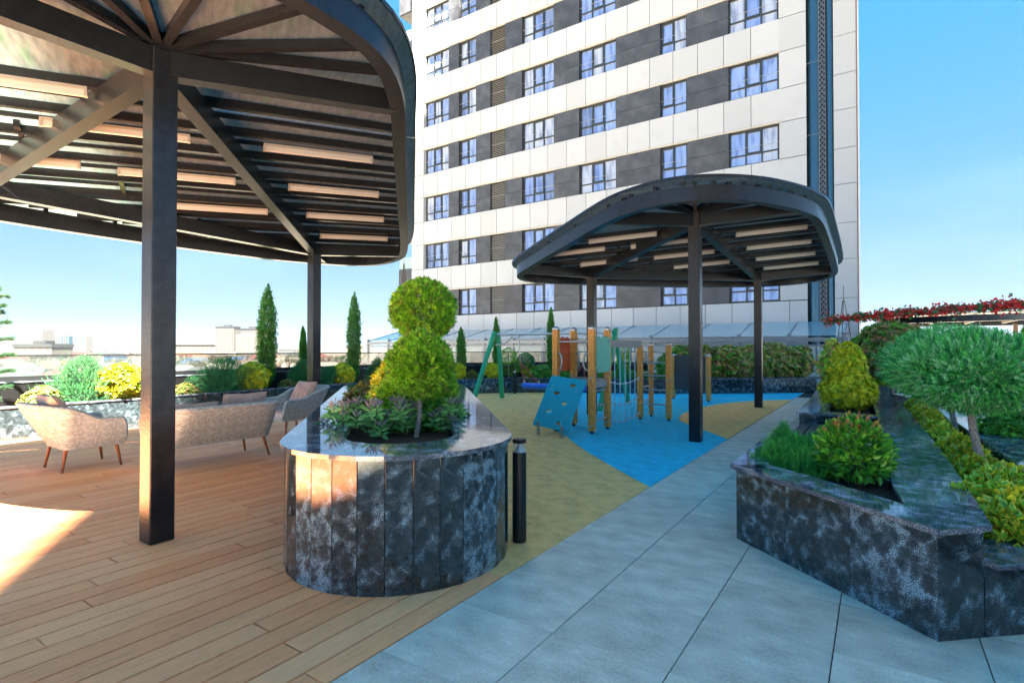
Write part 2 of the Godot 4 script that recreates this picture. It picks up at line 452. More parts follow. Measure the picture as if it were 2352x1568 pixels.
# ------------------------------------------------------------------ the terrace floor
const WALL := [[-11.7, 3.5], [-11.7, -1.0], [-11.72, -4.6], [-12.0, -8.5], [-11.75, -12.0], [-11.1, -14.2], [-10.2, -15.35], [-8.6, -16.3], [-7.0, -17.05], [-5.4, -17.9], [-3.7, -19.2], [-2.0, -20.7], [-0.6, -21.6], [1.2, -22.4]]
const PARAPET := [[-13.2, 3.5], [-13.2, -4.6], [-13.4, -8.6], [-13.2, -12.4], [-12.5, -15.2], [-11.3, -17.0], [-9.4, -18.6], [-7.2, -19.9]]

func terrace():
	var g := struct("ground")
	var m := Mb.new(); m.box(Vector3(0, -14.5, -1500), Vector3(7000, 1, 7000)); made(g, "plain", m, mat("earth", Color(0.2, 0.18, 0.145), 0.95))
	var slab := struct("terrace_slab")
	m = Mb.new(); m.prism(poly([[-13.35, 4], [16, 4], [16, -60], [-1, -60], [-1, -26.9], [-30, -26.9], [-24, -24], [-13.5, -22], [-13.55, -8]]), -0.9, -0.045)
	made(slab, "slab", m, M.concrete)
	# rubber play surface
	var ry := struct("rubber_surface")
	m = Mb.new()
	var pts := [[-2.053, -2.95], [-2.053, -20.6]]
	for i in range(WALL.size() - 4, 2, -1): pts.append(WALL[i])
	pts.append_array([[-10.3, -8.6], [-3.2, -3.4], [-2.6, -2.95]])
	m.prism(poly(pts), -0.04, -0.002); made(ry, "yellow_rubber", m, M.rubber_yellow)
	m = Mb.new()
	var fr := smooth([Vector2(-2.053, -5.73), Vector2(-2.47, -6.12), Vector2(-3.55, -7.21), Vector2(-4.63, -8.44), Vector2(-5.45, -9.16), Vector2(-6.0, -9.86), Vector2(-6.35, -10.71), Vector2(-6.7, -12.2), Vector2(-7.4, -14.2), Vector2(-8.4, -16.42)], 5, false)
	pts = []; pts.append_array(fr); pts.append_array([[-7.0, -17.05], [-5.4, -17.9], [-3.7, -19.2], [-2.053, -20.65]])
	m.prism(poly(pts), -0.01, 0.002); made(ry, "blue_rubber", m, M.rubber_blue)
	m = Mb.new()
	var bl := smooth([Vector2(-2.053, -9.43), Vector2(-2.73, -10.34), Vector2(-3.26, -11.06), Vector2(-3.54, -11.69), Vector2(-3.7, -12.72), Vector2(-3.66, -14.43), Vector2(-3.15, -16.28), Vector2(-2.053, -17.71)], 5, false)
	m.prism(poly(bl), -0.005, 0.006); made(ry, "yellow_rubber", m, M.rubber_yellow)
	# paving slabs
	var pv := struct("path")
	m = Mb.new(); m.prism(poly([[-2.05, 3.0], [16, 3.0], [16, -58], [-2.05, -58]]), -0.044, -0.012); made(pv, "bedding", m, M.dark_gap)
	rng.seed = 21
	for i in 12:
		var x0: float = -2.05 + 0.62 * i
		for j in range(-4, 30):
			var z0: float = -3.13 + 0.62 * 5 - 0.62 * j
			var z1 := z0 - 0.62
			if i > 1 and z1 < -5.1: continue
			if i > 5 and z0 > 0.8: continue
			if i > 5 and (z1 < -3.0 or i > 9): continue
			box(pv, "paving_slab", Vector3(x0 + 0.31, -0.006 + rng.randf_range(-0.0006, 0.0006), (z0 + z1) / 2), Vector3(0.614, 0.012, 0.6172), M["paving%d" % rng.randi_range(0, 2)], 0.0, 0.0015)
	m = Mb.new(); m.prism(poly([[1.25, -4.6], [16, -1.5], [16, -57], [-0.9, -57], [-0.9, -22.0], [1.25, -20]]), -0.011, -0.004); made(pv, "far_paving", m, M.paving2).set_meta("kind", "stuff")
	# decking
	var dk := struct("deck")
	m = Mb.new(); m.prism(poly([[-2.06, 3.0], [-11.7, 3.0], [-11.7, -11.5], [-10.0, -11.3], [-3.0, -3.2], [-2.06, -2.95]]), -0.044, -0.028); made(dk, "joist_bed", m, M.dark_gap)
	rng.seed = 5
	var pitch := 0.158
	for r in 61:
		var x: float = -2.052 - pitch * (r + 0.5)
		var far: float = maxf(-2.95 if x > -3.15 else x + 0.15, -10.8)
		var z: float = 1.3 + fposmod(r * 1.37 + rng.randf_range(-0.35, 0.35), 2.9)
		while z > far:
			var e: float = maxf(z - 2.9, far)
			var gap: float = rng.randf_range(0.002, 0.012)
			if z - gap - e > 0.05 and e < 1.6:
				box(dk, "plank", Vector3(x, -0.0125 + rng.randf_range(-0.0008, 0.0008), (z - gap + e) / 2), Vector3(pitch - 0.0125, 0.025, snappedf(z - gap - e, 0.002)), M["deck%d" % rng.randi_range(0, 2)], 0.0, 0.003)
			z = e

# ------------------------------------------------------------------ planters
func coping_run(o: Node3D, pts: Array, y: float, w: float, th: float, seglen: float, outer := 0.02, called := "coping_slab"):
	# flat slabs end to end along a line; the line is the outer face, slabs reach inwards (left of travel)
	for i in pts.size() - 1:
		var a := Vector2(pts[i][0], pts[i][1]); var b := Vector2(pts[i + 1][0], pts[i + 1][1])
		var n := maxi(1, int(round(a.distance_to(b) / seglen)))
		var d := (b - a).normalized(); var s := Vector2(d.y, -d.x)
		for k in n:
			var p := a.lerp(b, float(k) / n); var q := a.lerp(b, float(k + 1) / n)
			var c := (p + q) / 2 + s * (w / 2 - outer)
			box(o, called, Vector3(c.x, y - th / 2, c.y), Vector3(p.distance_to(q) - 0.003, th, w), M.coping, -d.angle(), 0.004)
func panel_run(o: Node3D, pts: Array, y0: float, y1: float, seglen: float, mats: Array, th := 0.03):
	var c0 := 0
	for i in pts.size() - 1:
		var a := Vector2(pts[i][0], pts[i][1]); var b := Vector2(pts[i + 1][0], pts[i + 1][1])
		var n := maxi(1, int(round(a.distance_to(b) / seglen)))
		var d := (b - a).normalized(); var s := Vector2(d.y, -d.x)
		for k in n:
			var p := a.lerp(b, float(k) / n); var q := a.lerp(b, float(k + 1) / n)
			var c := (p + q) / 2 + s * (th / 2)
			box(o, "stone_panel", Vector3(c.x, (y0 + y1) / 2, c.y), Vector3(p.distance_to(q) - 0.003, y1 - y0, th), mats[c0 % mats.size()], -d.angle(), 0.0015); c0 += 1
func inset(pts: Array, by: float) -> Array:     # the line moved to the left of travel
	var out := []
	for i in pts.size():
		var p := Vector2(pts[i][0], pts[i][1])
		var a := Vector2(pts[maxi(i - 1, 0)][0], pts[maxi(i - 1, 0)][1]); var b := Vector2(pts[mini(i + 1, pts.size() - 1)][0], pts[mini(i + 1, pts.size() - 1)][1])
		var d := (b - a).normalized()
		out.append([p.x + d.y * by, p.y - d.x * by])
	return out

func planters():
	# --- long rounded planter between deck and playground
	var o := thing("rounded_planter", "long planter of polished dark granite with rounded end beside the deck", "planter")
	var D := Vector2(-0.7071, -0.7071); var S := Vector2(0.7071, -0.7071)
	var c0 := D * 4.18 - S * 0.04; var c1 := D * 9.7 - S * 0.02; var R := 0.81; var R1 := 1.0; var axl := c0.distance_to(c1)
	var outl := []                                  # from the far left end, round the front, to the far right
	outl.append(c1 - S * R1)
	for k in range(0, 7): outl.append(c1.lerp(c0, (k + 1) / 8.0) - S * lerpf(R1, R, (k + 1) / 8.0))
	var nseg := 15
	for k in nseg + 1:
		var a: float = PI * k / nseg
		outl.append(c0 - S * R * cos(a) - D * R * sin(a))
	for k in range(0, 7): outl.append(c0.lerp(c1, (k + 1) / 8.0) + S * lerpf(R, R1, (k + 1) / 8.0))
	outl.append(c1 + S * R1)
	for k in range(1, 8):
		var a: float = PI * k / 8
		outl.append(c1 + S * R1 * cos(a) + D * R1 * sin(a))
	var cl := outl.duplicate(); cl.append(outl[0])
	var arr := []
	for p in cl: arr.append([p.x, p.y])
	var core := []
	for p in inset(arr.slice(0, arr.size() - 1), -0.0): core.append(p)
	var gm := [M.granite0, M.granite1, M.granite2, M.granite0, M.granite3, M.granite1, M.granite2]
	for i in arr.size() - 1:
		var a := Vector2(arr[i][0], arr[i][1]); var b := Vector2(arr[i + 1][0], arr[i + 1][1])
		var d := (b - a).normalized(); var s := Vector2(-d.y, d.x)
		if s.dot((c0 + c1) / 2 - a) < 0: s = -s
		var cc := (a + b) / 2 + s * 0.015
		box(o, "stone_panel", Vector3(cc.x, 0.41, cc.y), Vector3(a.distance_to(b) - 0.005, 0.82, 0.03), gm[(i * 3) % 7], -d.angle(), 0.0012)
	var m := Mb.new()
	var inn := []
	for i in arr.size() - 1:
		var p := Vector2(arr[i][0], arr[i][1]); var ax := c0 + D * clampf((p - c0).dot(D), 0, axl)
		inn.append(p + (ax - p).normalized() * 0.034)
	m.prism(poly(inn), 0.60, 0.72); made(o, "soil", m, M.soil)
	m = Mb.new(); m.prism(poly(inn), 0.0, 0.599); made(o, "core", m, M.grout)
	m = Mb.new(); var gw := []
	for p in inn: gw.append(Vector3(p.x, 0.60, p.y))
	m.sweep(gw, [Vector2(-0.004, 0), Vector2(0.002, 0), Vector2(0.002, 0.221), Vector2(-0.004, 0.221)], true); made(o, "backing", m, M.grout)
	# coping: one slab per facet, mitred
	for i in arr.size() - 1:
		var q := []
		for k in 2:
			var p := Vector2(arr[i + k][0], arr[i + k][1]); var ax := c0 + D * clampf((p - c0).dot(D), 0, axl)
			var nn := (ax - p).normalized()
			q.append([p - nn * 0.03, p + nn * 0.40])
		var e: Vector2 = (q[1][0] - q[0][0]).normalized() * 0.0012
		m = Mb.new(); m.prism(poly([q[0][0] + e, q[1][0] - e, q[1][1] - e, q[0][1] + e]), 0.822, 0.852); made(o, "coping_slab", m, M.coping)
	m = Mb.new()
	var ring := []
	for p in inn:
		var ax := c0 + D * clampf((p - c0).dot(D), 0, axl)
		ring.append(Vector3(0, 0, 0) + Vector3((p + (ax - p).normalized() * 0.36).x, 0.5, (p + (ax - p).normalized() * 0.36).y))
	m.sweep(ring, [Vector2(-0.02, 0), Vector2(0.02, 0), Vector2(0.02, 0.321), Vector2(-0.02, 0.321)], true); made(o, "inner_wall", m, M.granite0)

	# --- outer planting bed that follows the terrace edge
	var e := thing("edge_planter", "low granite planting bed that curves along the terrace edge", "planter")
	var lw := []
	for i in range(0, 5): lw.append(WALL[i])
	panel_run(e, lw, 0.0, 0.52, 1.2, [M.granite2])
	panel_run(e, WALL.slice(4), 0.0, 0.46, 0.75, [M.granite0, M.granite2, M.granite3, M.granite1])
	coping_run(e, lw, 0.552, 0.16, 0.03, 1.2)
	coping_run(e, WALL.slice(4), 0.492, 0.2, 0.03, 1.0)
	m = Mb.new()
	var bed := []
	for p in inset(WALL.slice(0, 13), 0.05): bed.append(p)
	bed.append_array([[-0.6, -23.3], [-8.0, -23.3], [-8.0, -20.6]])
	for i in range(PARAPET.size() - 2, -1, -1): bed.append(PARAPET[i])
	m.prism(poly(bed), 0.0, 0.43); made(e, "soil", m, M.soil)
	var pw := thing("parapet_wall", "dark stone parapet behind the edge planting, carrying the glass railing", "wall")
	panel_run(pw, PARAPET, 0.43, 0.86, 1.5, [M.black_stone])
	coping_run(pw, PARAPET, 0.885, 0.3, 0.025, 1.5)
	m = Mb.new(); var pl := []
	for p in PARAPET: pl.append(Vector3(p[0], 0, p[1]))
	m.sweep(pl, [Vector2(-0.24, -0.9), Vector2(-0.031, -0.9), Vector2(-0.031, 0.858), Vector2(-0.24, 0.858)]); made(pw, "core", m, M.concrete)

	# --- comb of planters along the path on the right
	var w := thing("wedge_planter", "wedge-shaped granite planter at the path corner holding rosemary", "planter")
	panel_run(w, [[-0.93, -6.35], [-0.93, -4.56]], 0.0, 0.55, 0.9, [M.granite0, M.granite3])
	panel_run(w, [[-0.93, -4.56], [0.25, -3.53]], 0.0, 0.55, 0.52, [M.granite3, M.granite0, M.granite1])
	panel_run(w, [[0.25, -3.53], [0.455, -3.72]], 0.0, 0.55, 0.4, [M.granite2])
	panel_run(w, [[0.14, -6.35], [-0.93, -6.35]], 0.0, 0.55, 0.55, [M.granite0])
	m = Mb.new(); m.prism(poly([[-0.89, -6.31], [-0.89, -4.60], [0.25, -3.6], [0.42, -3.75], [0.42, -6.31]]), 0.0, 0.46); made(w, "soil", m, M.soil)
	for q in [[[-0.97, -6.40], [-0.97, -4.53], [-0.72, -4.42], [-0.72, -6.40]], [[-0.97, -4.53], [-0.40, -4.04], [-0.35, -4.40], [-0.717, -4.70]], [[-0.397, -4.038], [0.25, -3.485], [0.13, -3.95], [-0.347, -4.398]], [[-0.716, -6.40], [0.03, -6.40], [0.03, -6.20], [-0.716, -6.20]]]:
		m = Mb.new(); m.prism(poly(q), 0.552, 0.582); made(w, "coping_slab", m, M.coping)
	var st := thing("granite_bench_wall", "long polished granite wall with wide flat coping behind the bench", "wall")
	var outer := [[0.49, -3.73], [0.49, -4.5], [0.485, -5.35], [0.475, -6.2], [0.45, -7.3], [0.42, -8.6], [0.37, -10.0], [0.31, -11.6], [0.2, -13.6], [0.08, -16.0], [-0.06, -18.6]]
	for i in outer.size() - 1:
		var a := Vector2(outer[i][0], outer[i][1]); var b := Vector2(outer[i + 1][0], outer[i + 1][1])
		var wa := 0.41; var first := Vector2(0.13, -3.95) if i == 0 else a - Vector2(wa, 0)
		m = Mb.new()
		if i == 0: m.prism(poly([[0.253, -3.483], a, b + Vector2(0, 0.002), b - Vector2(wa, -0.002), first]), 0.552, 0.582)
		else: m.prism(poly([a, b + Vector2(0, 0.002), b - Vector2(wa, -0.002), first]), 0.552, 0.582)
		made(st, "coping_slab", m, M.coping)
		m = Mb.new(); m.prism(poly([a + Vector2(-0.035, -0.02 if i else -0.1), b + Vector2(-0.035, 0), b - Vector2(wa - 0.05, 0), (a if i else a + Vector2(0, -0.35)) - Vector2(wa - 0.05, 0)]), 0.0, 0.55); made(st, "stone_panel", m, M["granite%d" % (i % 3)])
	# second planter of the comb, with its left arm
	var p2 := thing("far_planter", "granite planter beyond the slatted bench holding the yellow cone shrub", "planter")
	panel_run(p2, [[-0.94, -8.85], [-0.04, -8.85]], 0.0, 0.55, 0.9, [M.granite0])
	panel_run(p2, [[-1.5, -18.6], [-1.1, -14.2], [-0.97, -11.2], [-0.94, -8.85]], 0.0, 0.55, 1.0, [M.granite3, M.granite0])
	m = Mb.new(); m.prism(poly([[-0.92, -8.9], [-0.95, -11.2], [-1.08, -14.2], [-1.4, -18.4], [-0.5, -18.4], [-0.2, -13.6], [-0.04, -9.0]]), 0.0, 0.47); made(p2, "soil", m, M.soil)
	for q in [[[-0.98, -8.80], [0.008, -8.80], [-0.0, -9.05], [-0.98, -9.05]], [[-0.98, -9.053], [-0.62, -9.053], [-0.66, -11.2], [-1.01, -11.2]], [[-1.01, -11.203], [-0.66, -11.203], [-0.78, -14.2], [-1.14, -14.2]], [[-1.14, -14.203], [-0.78, -14.203], [-1.1, -18.6], [-1.54, -18.6]]]:
		m = Mb.new(); m.prism(poly(q), 0.552, 0.582); made(p2, "coping_slab", m, M.coping)
	m = Mb.new(); m.prism(poly([[-0.64, -9.05], [-0.6, -9.05], [-0.64, -11.2], [-0.68, -11.2]]), 0.47, 0.55); made(p2, "inner_edge", m, M.granite0)
	# bench with dark slats between the two
	var bn := thing("slat_bench", "dark wooden slat bench set between two granite planters", "bench")
	for k in 7:
		box(bn, "slat", Vector3(-0.84 + k * 0.142, 0.42, -7.6), Vector3(0.125, 0.03, 2.35), M.brown_board, 0.0, 0.005)
	for z in [-6.8, -8.4]: box(bn, "support", Vector3(-0.42, 0.2, z), Vector3(0.9, 0.4, 0.08), M.black_metal)
	# low planter with hedge to the right of the strip
	var lp := thing("hedge_planter", "low granite bed with variegated hedge and clipped ball trees", "planter")
	panel_run(lp, [[0.458, -3.722], [1.6, -4.75]], 0.0, 0.37, 0.8, [M.granite2, M.granite0])
	coping_run(lp, [[0.47, -3.69], [1.62, -4.72]], 0.402, 0.34, 0.03, 0.9, 0.045)
	m = Mb.new(); m.prism(poly([[0.46, -3.78], [1.55, -4.75], [1.3, -8], [0.98, -10], [0.9, -16], [0.3, -17.5], [0.1, -16], [0.4, -9]]), 0.0, 0.30); made(lp, "soil", m, M.soil)
	# planter further right, wide pale-looking polished coping
	var rp := thing("side_planter", "granite planter with wide polished coping right of the ball trees", "planter")
	m = Mb.new(); m.prism(poly([[0.80, -9.25], [0.93, -5.5], [1.6, -3.6], [1.95, -3.4], [1.32, -5.6], [1.11, -9.0]]), 0.552, 0.582); made(rp, "coping_slab", m, M.coping)
	m = Mb.new(); m.prism(poly([[0.83, -9.22], [0.96, -5.5], [1.63, -3.6], [1.9, -3.5], [1.29, -5.6], [1.08, -9.0]]), 0.0, 0.55); made(rp, "stone_panel", m, M.granite2)
	m = Mb.new(); m.prism(poly([[0.80, -9.26], [1.11, -9.01], [3.2, -9.8], [3.2, -10.3]]), 0.552, 0.582); made(rp, "coping_slab", m, M.coping)
	m = Mb.new(); m.prism(poly([[0.83, -9.26], [1.11, -9.05], [3.2, -9.85], [3.2, -10.25]]), 0.0, 0.55); made(rp, "stone_panel", m, M.granite0)
	m = Mb.new(); m.prism(poly([[1.05, -9.05], [1.28, -5.6], [1.9, -3.6], [4, -5], [3.2, -9.85]]), 0.0, 0.48); made(rp, "soil", m, M.soil)
	# glass railing on the parapet
	var gr := thing("glass_railing", "frameless glass railing with dark handrail along the terrace edge", "railing")
	var top := []; var mid := inset(PARAPET, 0.15)
	for p in mid: top.append(Vector3(p[0], 1.345, p[1]))
	m = Mb.new(); m.sweep(top, [Vector2(-0.025, 0), Vector2(0.025, 0), Vector2(0.025, 0.03), Vector2(-0.025, 0.03)]); made(gr, "handrail", m, M.black_metal)
	var low := []
	for p in mid: low.append(Vector3(p[0], 0.886, p[1]))
	m = Mb.new(); m.sweep(low, [Vector2(-0.05, 0), Vector2(0.05, 0), Vector2(0.05, 0.09), Vector2(-0.05, 0.09)]); made(gr, "base_rail", m, M.black_metal)
	for i in mid.size() - 1:
		var a := Vector2(mid[i][0], mid[i][1]); var b := Vector2(mid[i + 1][0], mid[i + 1][1])
		var n := maxi(1, int(round(a.distance_to(b) / 1.5)))
		for k in n:
			var p := a.lerp(b, float(k) / n); var q := a.lerp(b, float(k + 1) / n); var d := (q - p)
			box(gr, "glass_pane", Vector3((p.x + q.x) / 2, 1.16, (p.y + q.y) / 2), Vector3(d.length() - 0.012, 0.366, 0.012), M.rail_glass, -d.angle(), 0.001)
			box(gr, "post", Vector3(q.x, 1.16, q.y), Vector3(0.012, 0.366, 0.03), M.aluminium, -d.angle(), 0.001)

# ------------------------------------------------------------------ the tower block
func tower():
	var Z := -27.0
	var o := thing("apartment_tower", "tall white apartment tower with dark window bands behind the playground", "building")
	var X0 := -26.5; var X1 := -2.5
	var m := Mb.new(); m.box(Vector3((X0 + X1) / 2, 16.0, Z - 9.4), Vector3(X1 - X0 - 0.1, 60.0, 18.0)); made(o, "core", m, M.joint)
	var cols := [[-25.29, -23.21, 3], [-22.33, -20.95, 2], [-17.46, -15.3, 3], [-13.67, -11.48, 3], [-9.08, -7.73, 2], [-5.77, -3.61, 3]]
	var louv := [-19.83, -18.69]
	var rows := 11; var y0 := 3.64; var pitch := 3.2; var wh := 1.66
	rng.seed = 31
	# frames for the two window kinds are shared
	var frames := {}
	for k in rows:
		var y := y0 + pitch * k; var yt := y + wh
		# white band above this row, to the sill of the next
		var bx := -25.38; var edges := []
		while bx < -3.55: edges.append(bx); bx += 1.212
		edges.append(-3.61)
		for i in edges.size() - 1:
			var a: float = edges[i]; var b: float = edges[i + 1]
			if b - a < 0.2: continue
			box(o, "white_panel", Vector3((a + b) / 2, (yt + 0.09 + y + pitch) / 2, Z - 0.03), Vector3(b - a - 0.022, pitch - wh - 0.09 - 0.012, 0.06), M.white_panel if rng.randf() < 0.7 else M.white_panel_b, 0.0, 0.004)
			box(o, "drip_lip", Vector3((a + b) / 2, yt + 0.045, Z - 0.05), Vector3(b - a - 0.014, 0.075, 0.13), M.lip, 0.0, 0.006)
		# white piers at both ends
		for q in [[-26.5, -25.39], [-3.6, -2.5]]:
			for s in [[y, yt + 0.0], [yt + 0.01, y + pitch - 0.01]]:
				box(o, "white_panel", Vector3((q[0] + q[1]) / 2, (s[0] + s[1]) / 2, Z - 0.03), Vector3(q[1] - q[0] - 0.018, s[1] - s[0] - 0.02, 0.064), M.white_panel if rng.randf() < 0.7 else M.white_panel_b, 0.0, 0.004)
		# dark panels between the windows
		var cuts := []
		for c in cols: cuts.append([c[0], c[1]])
		cuts.append(louv); cuts.sort()
		for i in cuts.size() - 1:
			var a: float = cuts[i][1]; var b: float = cuts[i + 1][0]
			for h in [[y, y + 0.82], [y + 0.835, yt]]:
				box(o, "dark_panel", Vector3((a + b) / 2, (h[0] + h[1]) / 2, Z - 0.05), Vector3(b - a, h[1] - h[0], 0.06), M["dark_panel%d" % rng.randi_range(0, 1)], 0.0, 0.004)
		m = Mb.new(); m.box(Vector3((X0 + X1) / 2, y + 0.8275, Z - 0.075), Vector3(X1 - X0 - 0.4, 0.012, 0.02)); made(o, "joint_strip", m, M.joint_light)
		# louvre
		var lo := part(o, "louvre"); var lw: float = louv[1] - louv[0]
		m = Mb.new()
		for s in 15: m.box(Vector3(0, 0.06 + s * 0.107, 0), Vector3(lw - 0.1, 0.012, 0.11), Basis(Vector3.RIGHT, 0.75))
		lo.position = Vector3((louv[0] + louv[1]) / 2, y, Z - 0.14)
		made(lo, "slats", m, M.louvre).set_meta("kind", "stuff")
		box(lo, "frame", Vector3(-lw / 2 + 0.02, wh / 2, 0.02), Vector3(0.04, wh, 0.16), M.win_frame); box(lo, "frame", Vector3(lw / 2 - 0.02, wh / 2, 0.02), Vector3(0.04, wh, 0.16), M.win_frame)
		box(lo, "backing", Vector3(0, wh / 2, -0.09), Vector3(lw, wh, 0.02), M.black_metal)
		for ci in cols.size():
			var c: Array = cols[ci]; var w: float = c[1] - c[0]; var n: int = c[2]
			var win := part(o, "window"); win.position = Vector3((c[0] + c[1]) / 2, y, Z - 0.2)
			if not frames.has(ci):
				var f := Mb.new(); var t := 0.075
				f.box(Vector3(0, t / 2, 0), Vector3(w, t, 0.09)); f.box(Vector3(0, wh - t / 2, 0), Vector3(w, t, 0.09))
				for q in n + 1: f.box(Vector3(-w / 2 + t / 2 + (w - t) * q / n, wh / 2, 0.003), Vector3(t * (1.0 if q == 0 or q == n else 0.8), wh - 0.004, 0.1))
				f.box(Vector3(0, 0.52, 0.001), Vector3(w - 0.02, 0.07, 0.094))
				var op := 1 if n == 3 else 0                       # the sash that opens has its own frame
				var sx: float = -w / 2 + t / 2 + (w - t) * (op + 0.5) / n; var sw: float = (w - t) / n - 0.07
				for q in [-1, 1]: f.box(Vector3(sx + q * (sw / 2 - 0.02), 1.05, 0.03), Vector3(0.05, 1.02, 0.07))
				f.box(Vector3(sx, 1.55, 0.03), Vector3(sw, 0.05, 0.072)); f.box(Vector3(sx, 0.575, 0.03), Vector3(sw, 0.06, 0.072))
				frames[ci] = f.done()
			mi(win, "frame", frames[ci], M.win_frame)
			for q in n:
				var pxx: float = -w / 2 + 0.0375 + (w - 0.075) * (q + 0.5) / n; var pw: float = (w - 0.075) / n - 0.05
				var g1: int = [0, 1, 2, 0, 1, 2, 3, 4, 4][rng.randi_range(0, 8)]
				box(win, "pane", Vector3(pxx, 1.06, -0.012), Vector3(pw, 1.05, 0.012), M["coated_glass%d" % g1], rng.randf_range(-0.004, 0.004), 0.001)
				box(win, "pane", Vector3(pxx, 0.29, -0.012), Vector3(pw, 0.42, 0.012), M["coated_glass%d" % g1], rng.randf_range(-0.004, 0.004), 0.001)
			# reveals
			box(win, "reveal", Vector3(-w / 2 - 0.012, wh / 2, 0.09), Vector3(0.024, wh, 0.22), M.white_panel if ci == 0 else M.dark_panel0, 0.0, 0.002)
	# base band over the veranda
	var ex := -26.4
	while ex < -2.6:
		var e2: float = minf(ex + 1.22, -2.5)
		box(o, "white_panel", Vector3((ex + e2) / 2, 2.62, Z - 0.03), Vector3(e2 - ex - 0.022, 1.98, 0.06), M.white_panel if rng.randf() < 0.6 else M.white_panel_b, 0.0, 0.004); ex = e2
	for x in [-25.4, -5.8]: pass
	# blue glazed column niche with lattice, then the end pier
	m = Mb.new(); var P := []
	for i in 13:
		var a: float = PI * i / 12
		P.append([Vector3(-2.22 - cos(a) * 0.28, -2, Z - 0.35 + sin(a) * 0.26), Vector3(-2.22 - cos(a) * 0.28, 42, Z - 0.35 + sin(a) * 0.26)])
	m.grid(P, false, false, true); made(o, "blue_column", m, M.blue_metal)
	m = Mb.new(); P = []
	for i in 13:
		var a: float = PI * i / 12
		P.append([Vector3(-1.60 - cos(a) * 0.13, -2, Z - 0.2 + sin(a) * 0.13), Vector3(-1.60 - cos(a) * 0.13, 42, Z - 0.2 + sin(a) * 0.13)])
	m.grid(P, false, false, true); made(o, "blue_column", m, M.blue_metal)
	for k in 13: box(o, "column_ring", Vector3(-2.22, 1.3 + k * 3.2, Z - 0.355), Vector3(0.6, 0.02, 0.55), M.aluminium)
	box(o, "niche_back", Vector3(-1.9, 20, Z - 0.45), Vector3(1.3, 44, 0.1), M.black_metal)
	var la := part(o, "lattice_strip"); m = Mb.new()
	for k in 130:
		var yy: float = 1.5 + k * 0.24
		for s in [-1, 1]:
			m.box(Vector3(-1.91, yy, Z - 0.15), Vector3(0.02, 0.335, 0.02), Basis(Vector3.BACK, s * 0.72))
			m.box(Vector3(-1.91 + s * 0.055, yy + 0.12, Z - 0.15), Vector3(0.016, 0.17, 0.02), Basis(Vector3.BACK, s * 0.72))
	made(la, "lattice", m, M.aluminium)
	m = Mb.new(); m.box(Vector3(-2.03, 17, Z - 0.15), Vector3(0.02, 32, 0.03)); m.box(Vector3(-1.79, 17, Z - 0.15), Vector3(0.02, 32, 0.03)); made(la, "frame", m, M.aluminium)
	for k in rows + 1:
		var yb := y0 - pitch + pitch * k
		for s in [[yb, yb + wh], [yb + wh, yb + pitch]]:
			box(o, "pier_panel", Vector3(-1.06, (s[0] + s[1]) / 2, Z - 0.03), Vector3(0.82, s[1] - s[0] - 0.022, 0.06), M.white_panel_b, 0.0, 0.004)
	box(o, "edge_trim", Vector3(-0.625, 20, Z - 0.1), Vector3(0.045, 44, 0.22), mat("trim_brown", Color(0.22, 0.12, 0.09), 0.6))
	box(o, "pier_core", Vector3(-1.06, 19, Z - 3.0), Vector3(0.8, 44, 5.8), M.white_panel_b)
	# balconies on the far left flank
	for k in 9:
		var bc := part(o, "balcony"); bc.position = Vector3(-26.5, 5.95 + k * 3.2, Z - 2.15)
		box(bc, "slab", Vector3(-0.75, 0, 0), Vector3(1.5, 0.2, 3.6), M.dark_panel0)
		box(bc, "front_panel", Vector3(-1.5, 0.55, 0), Vector3(0.1, 1.1, 3.6), M.dark_panel1)
		box(bc, "side_panel", Vector3(-0.75, 0.55, 1.8), Vector3(1.6, 1.1, 0.1), M.dark_panel0)
		box(bc, "glass_screen", Vector3(-1.5, 1.5, 0), Vector3(0.02, 0.8, 3.6), M.roof_glass); box(bc, "glass_screen", Vector3(-0.75, 1.5, 1.8), Vector3(1.5, 0.8, 0.02), M.roof_glass)

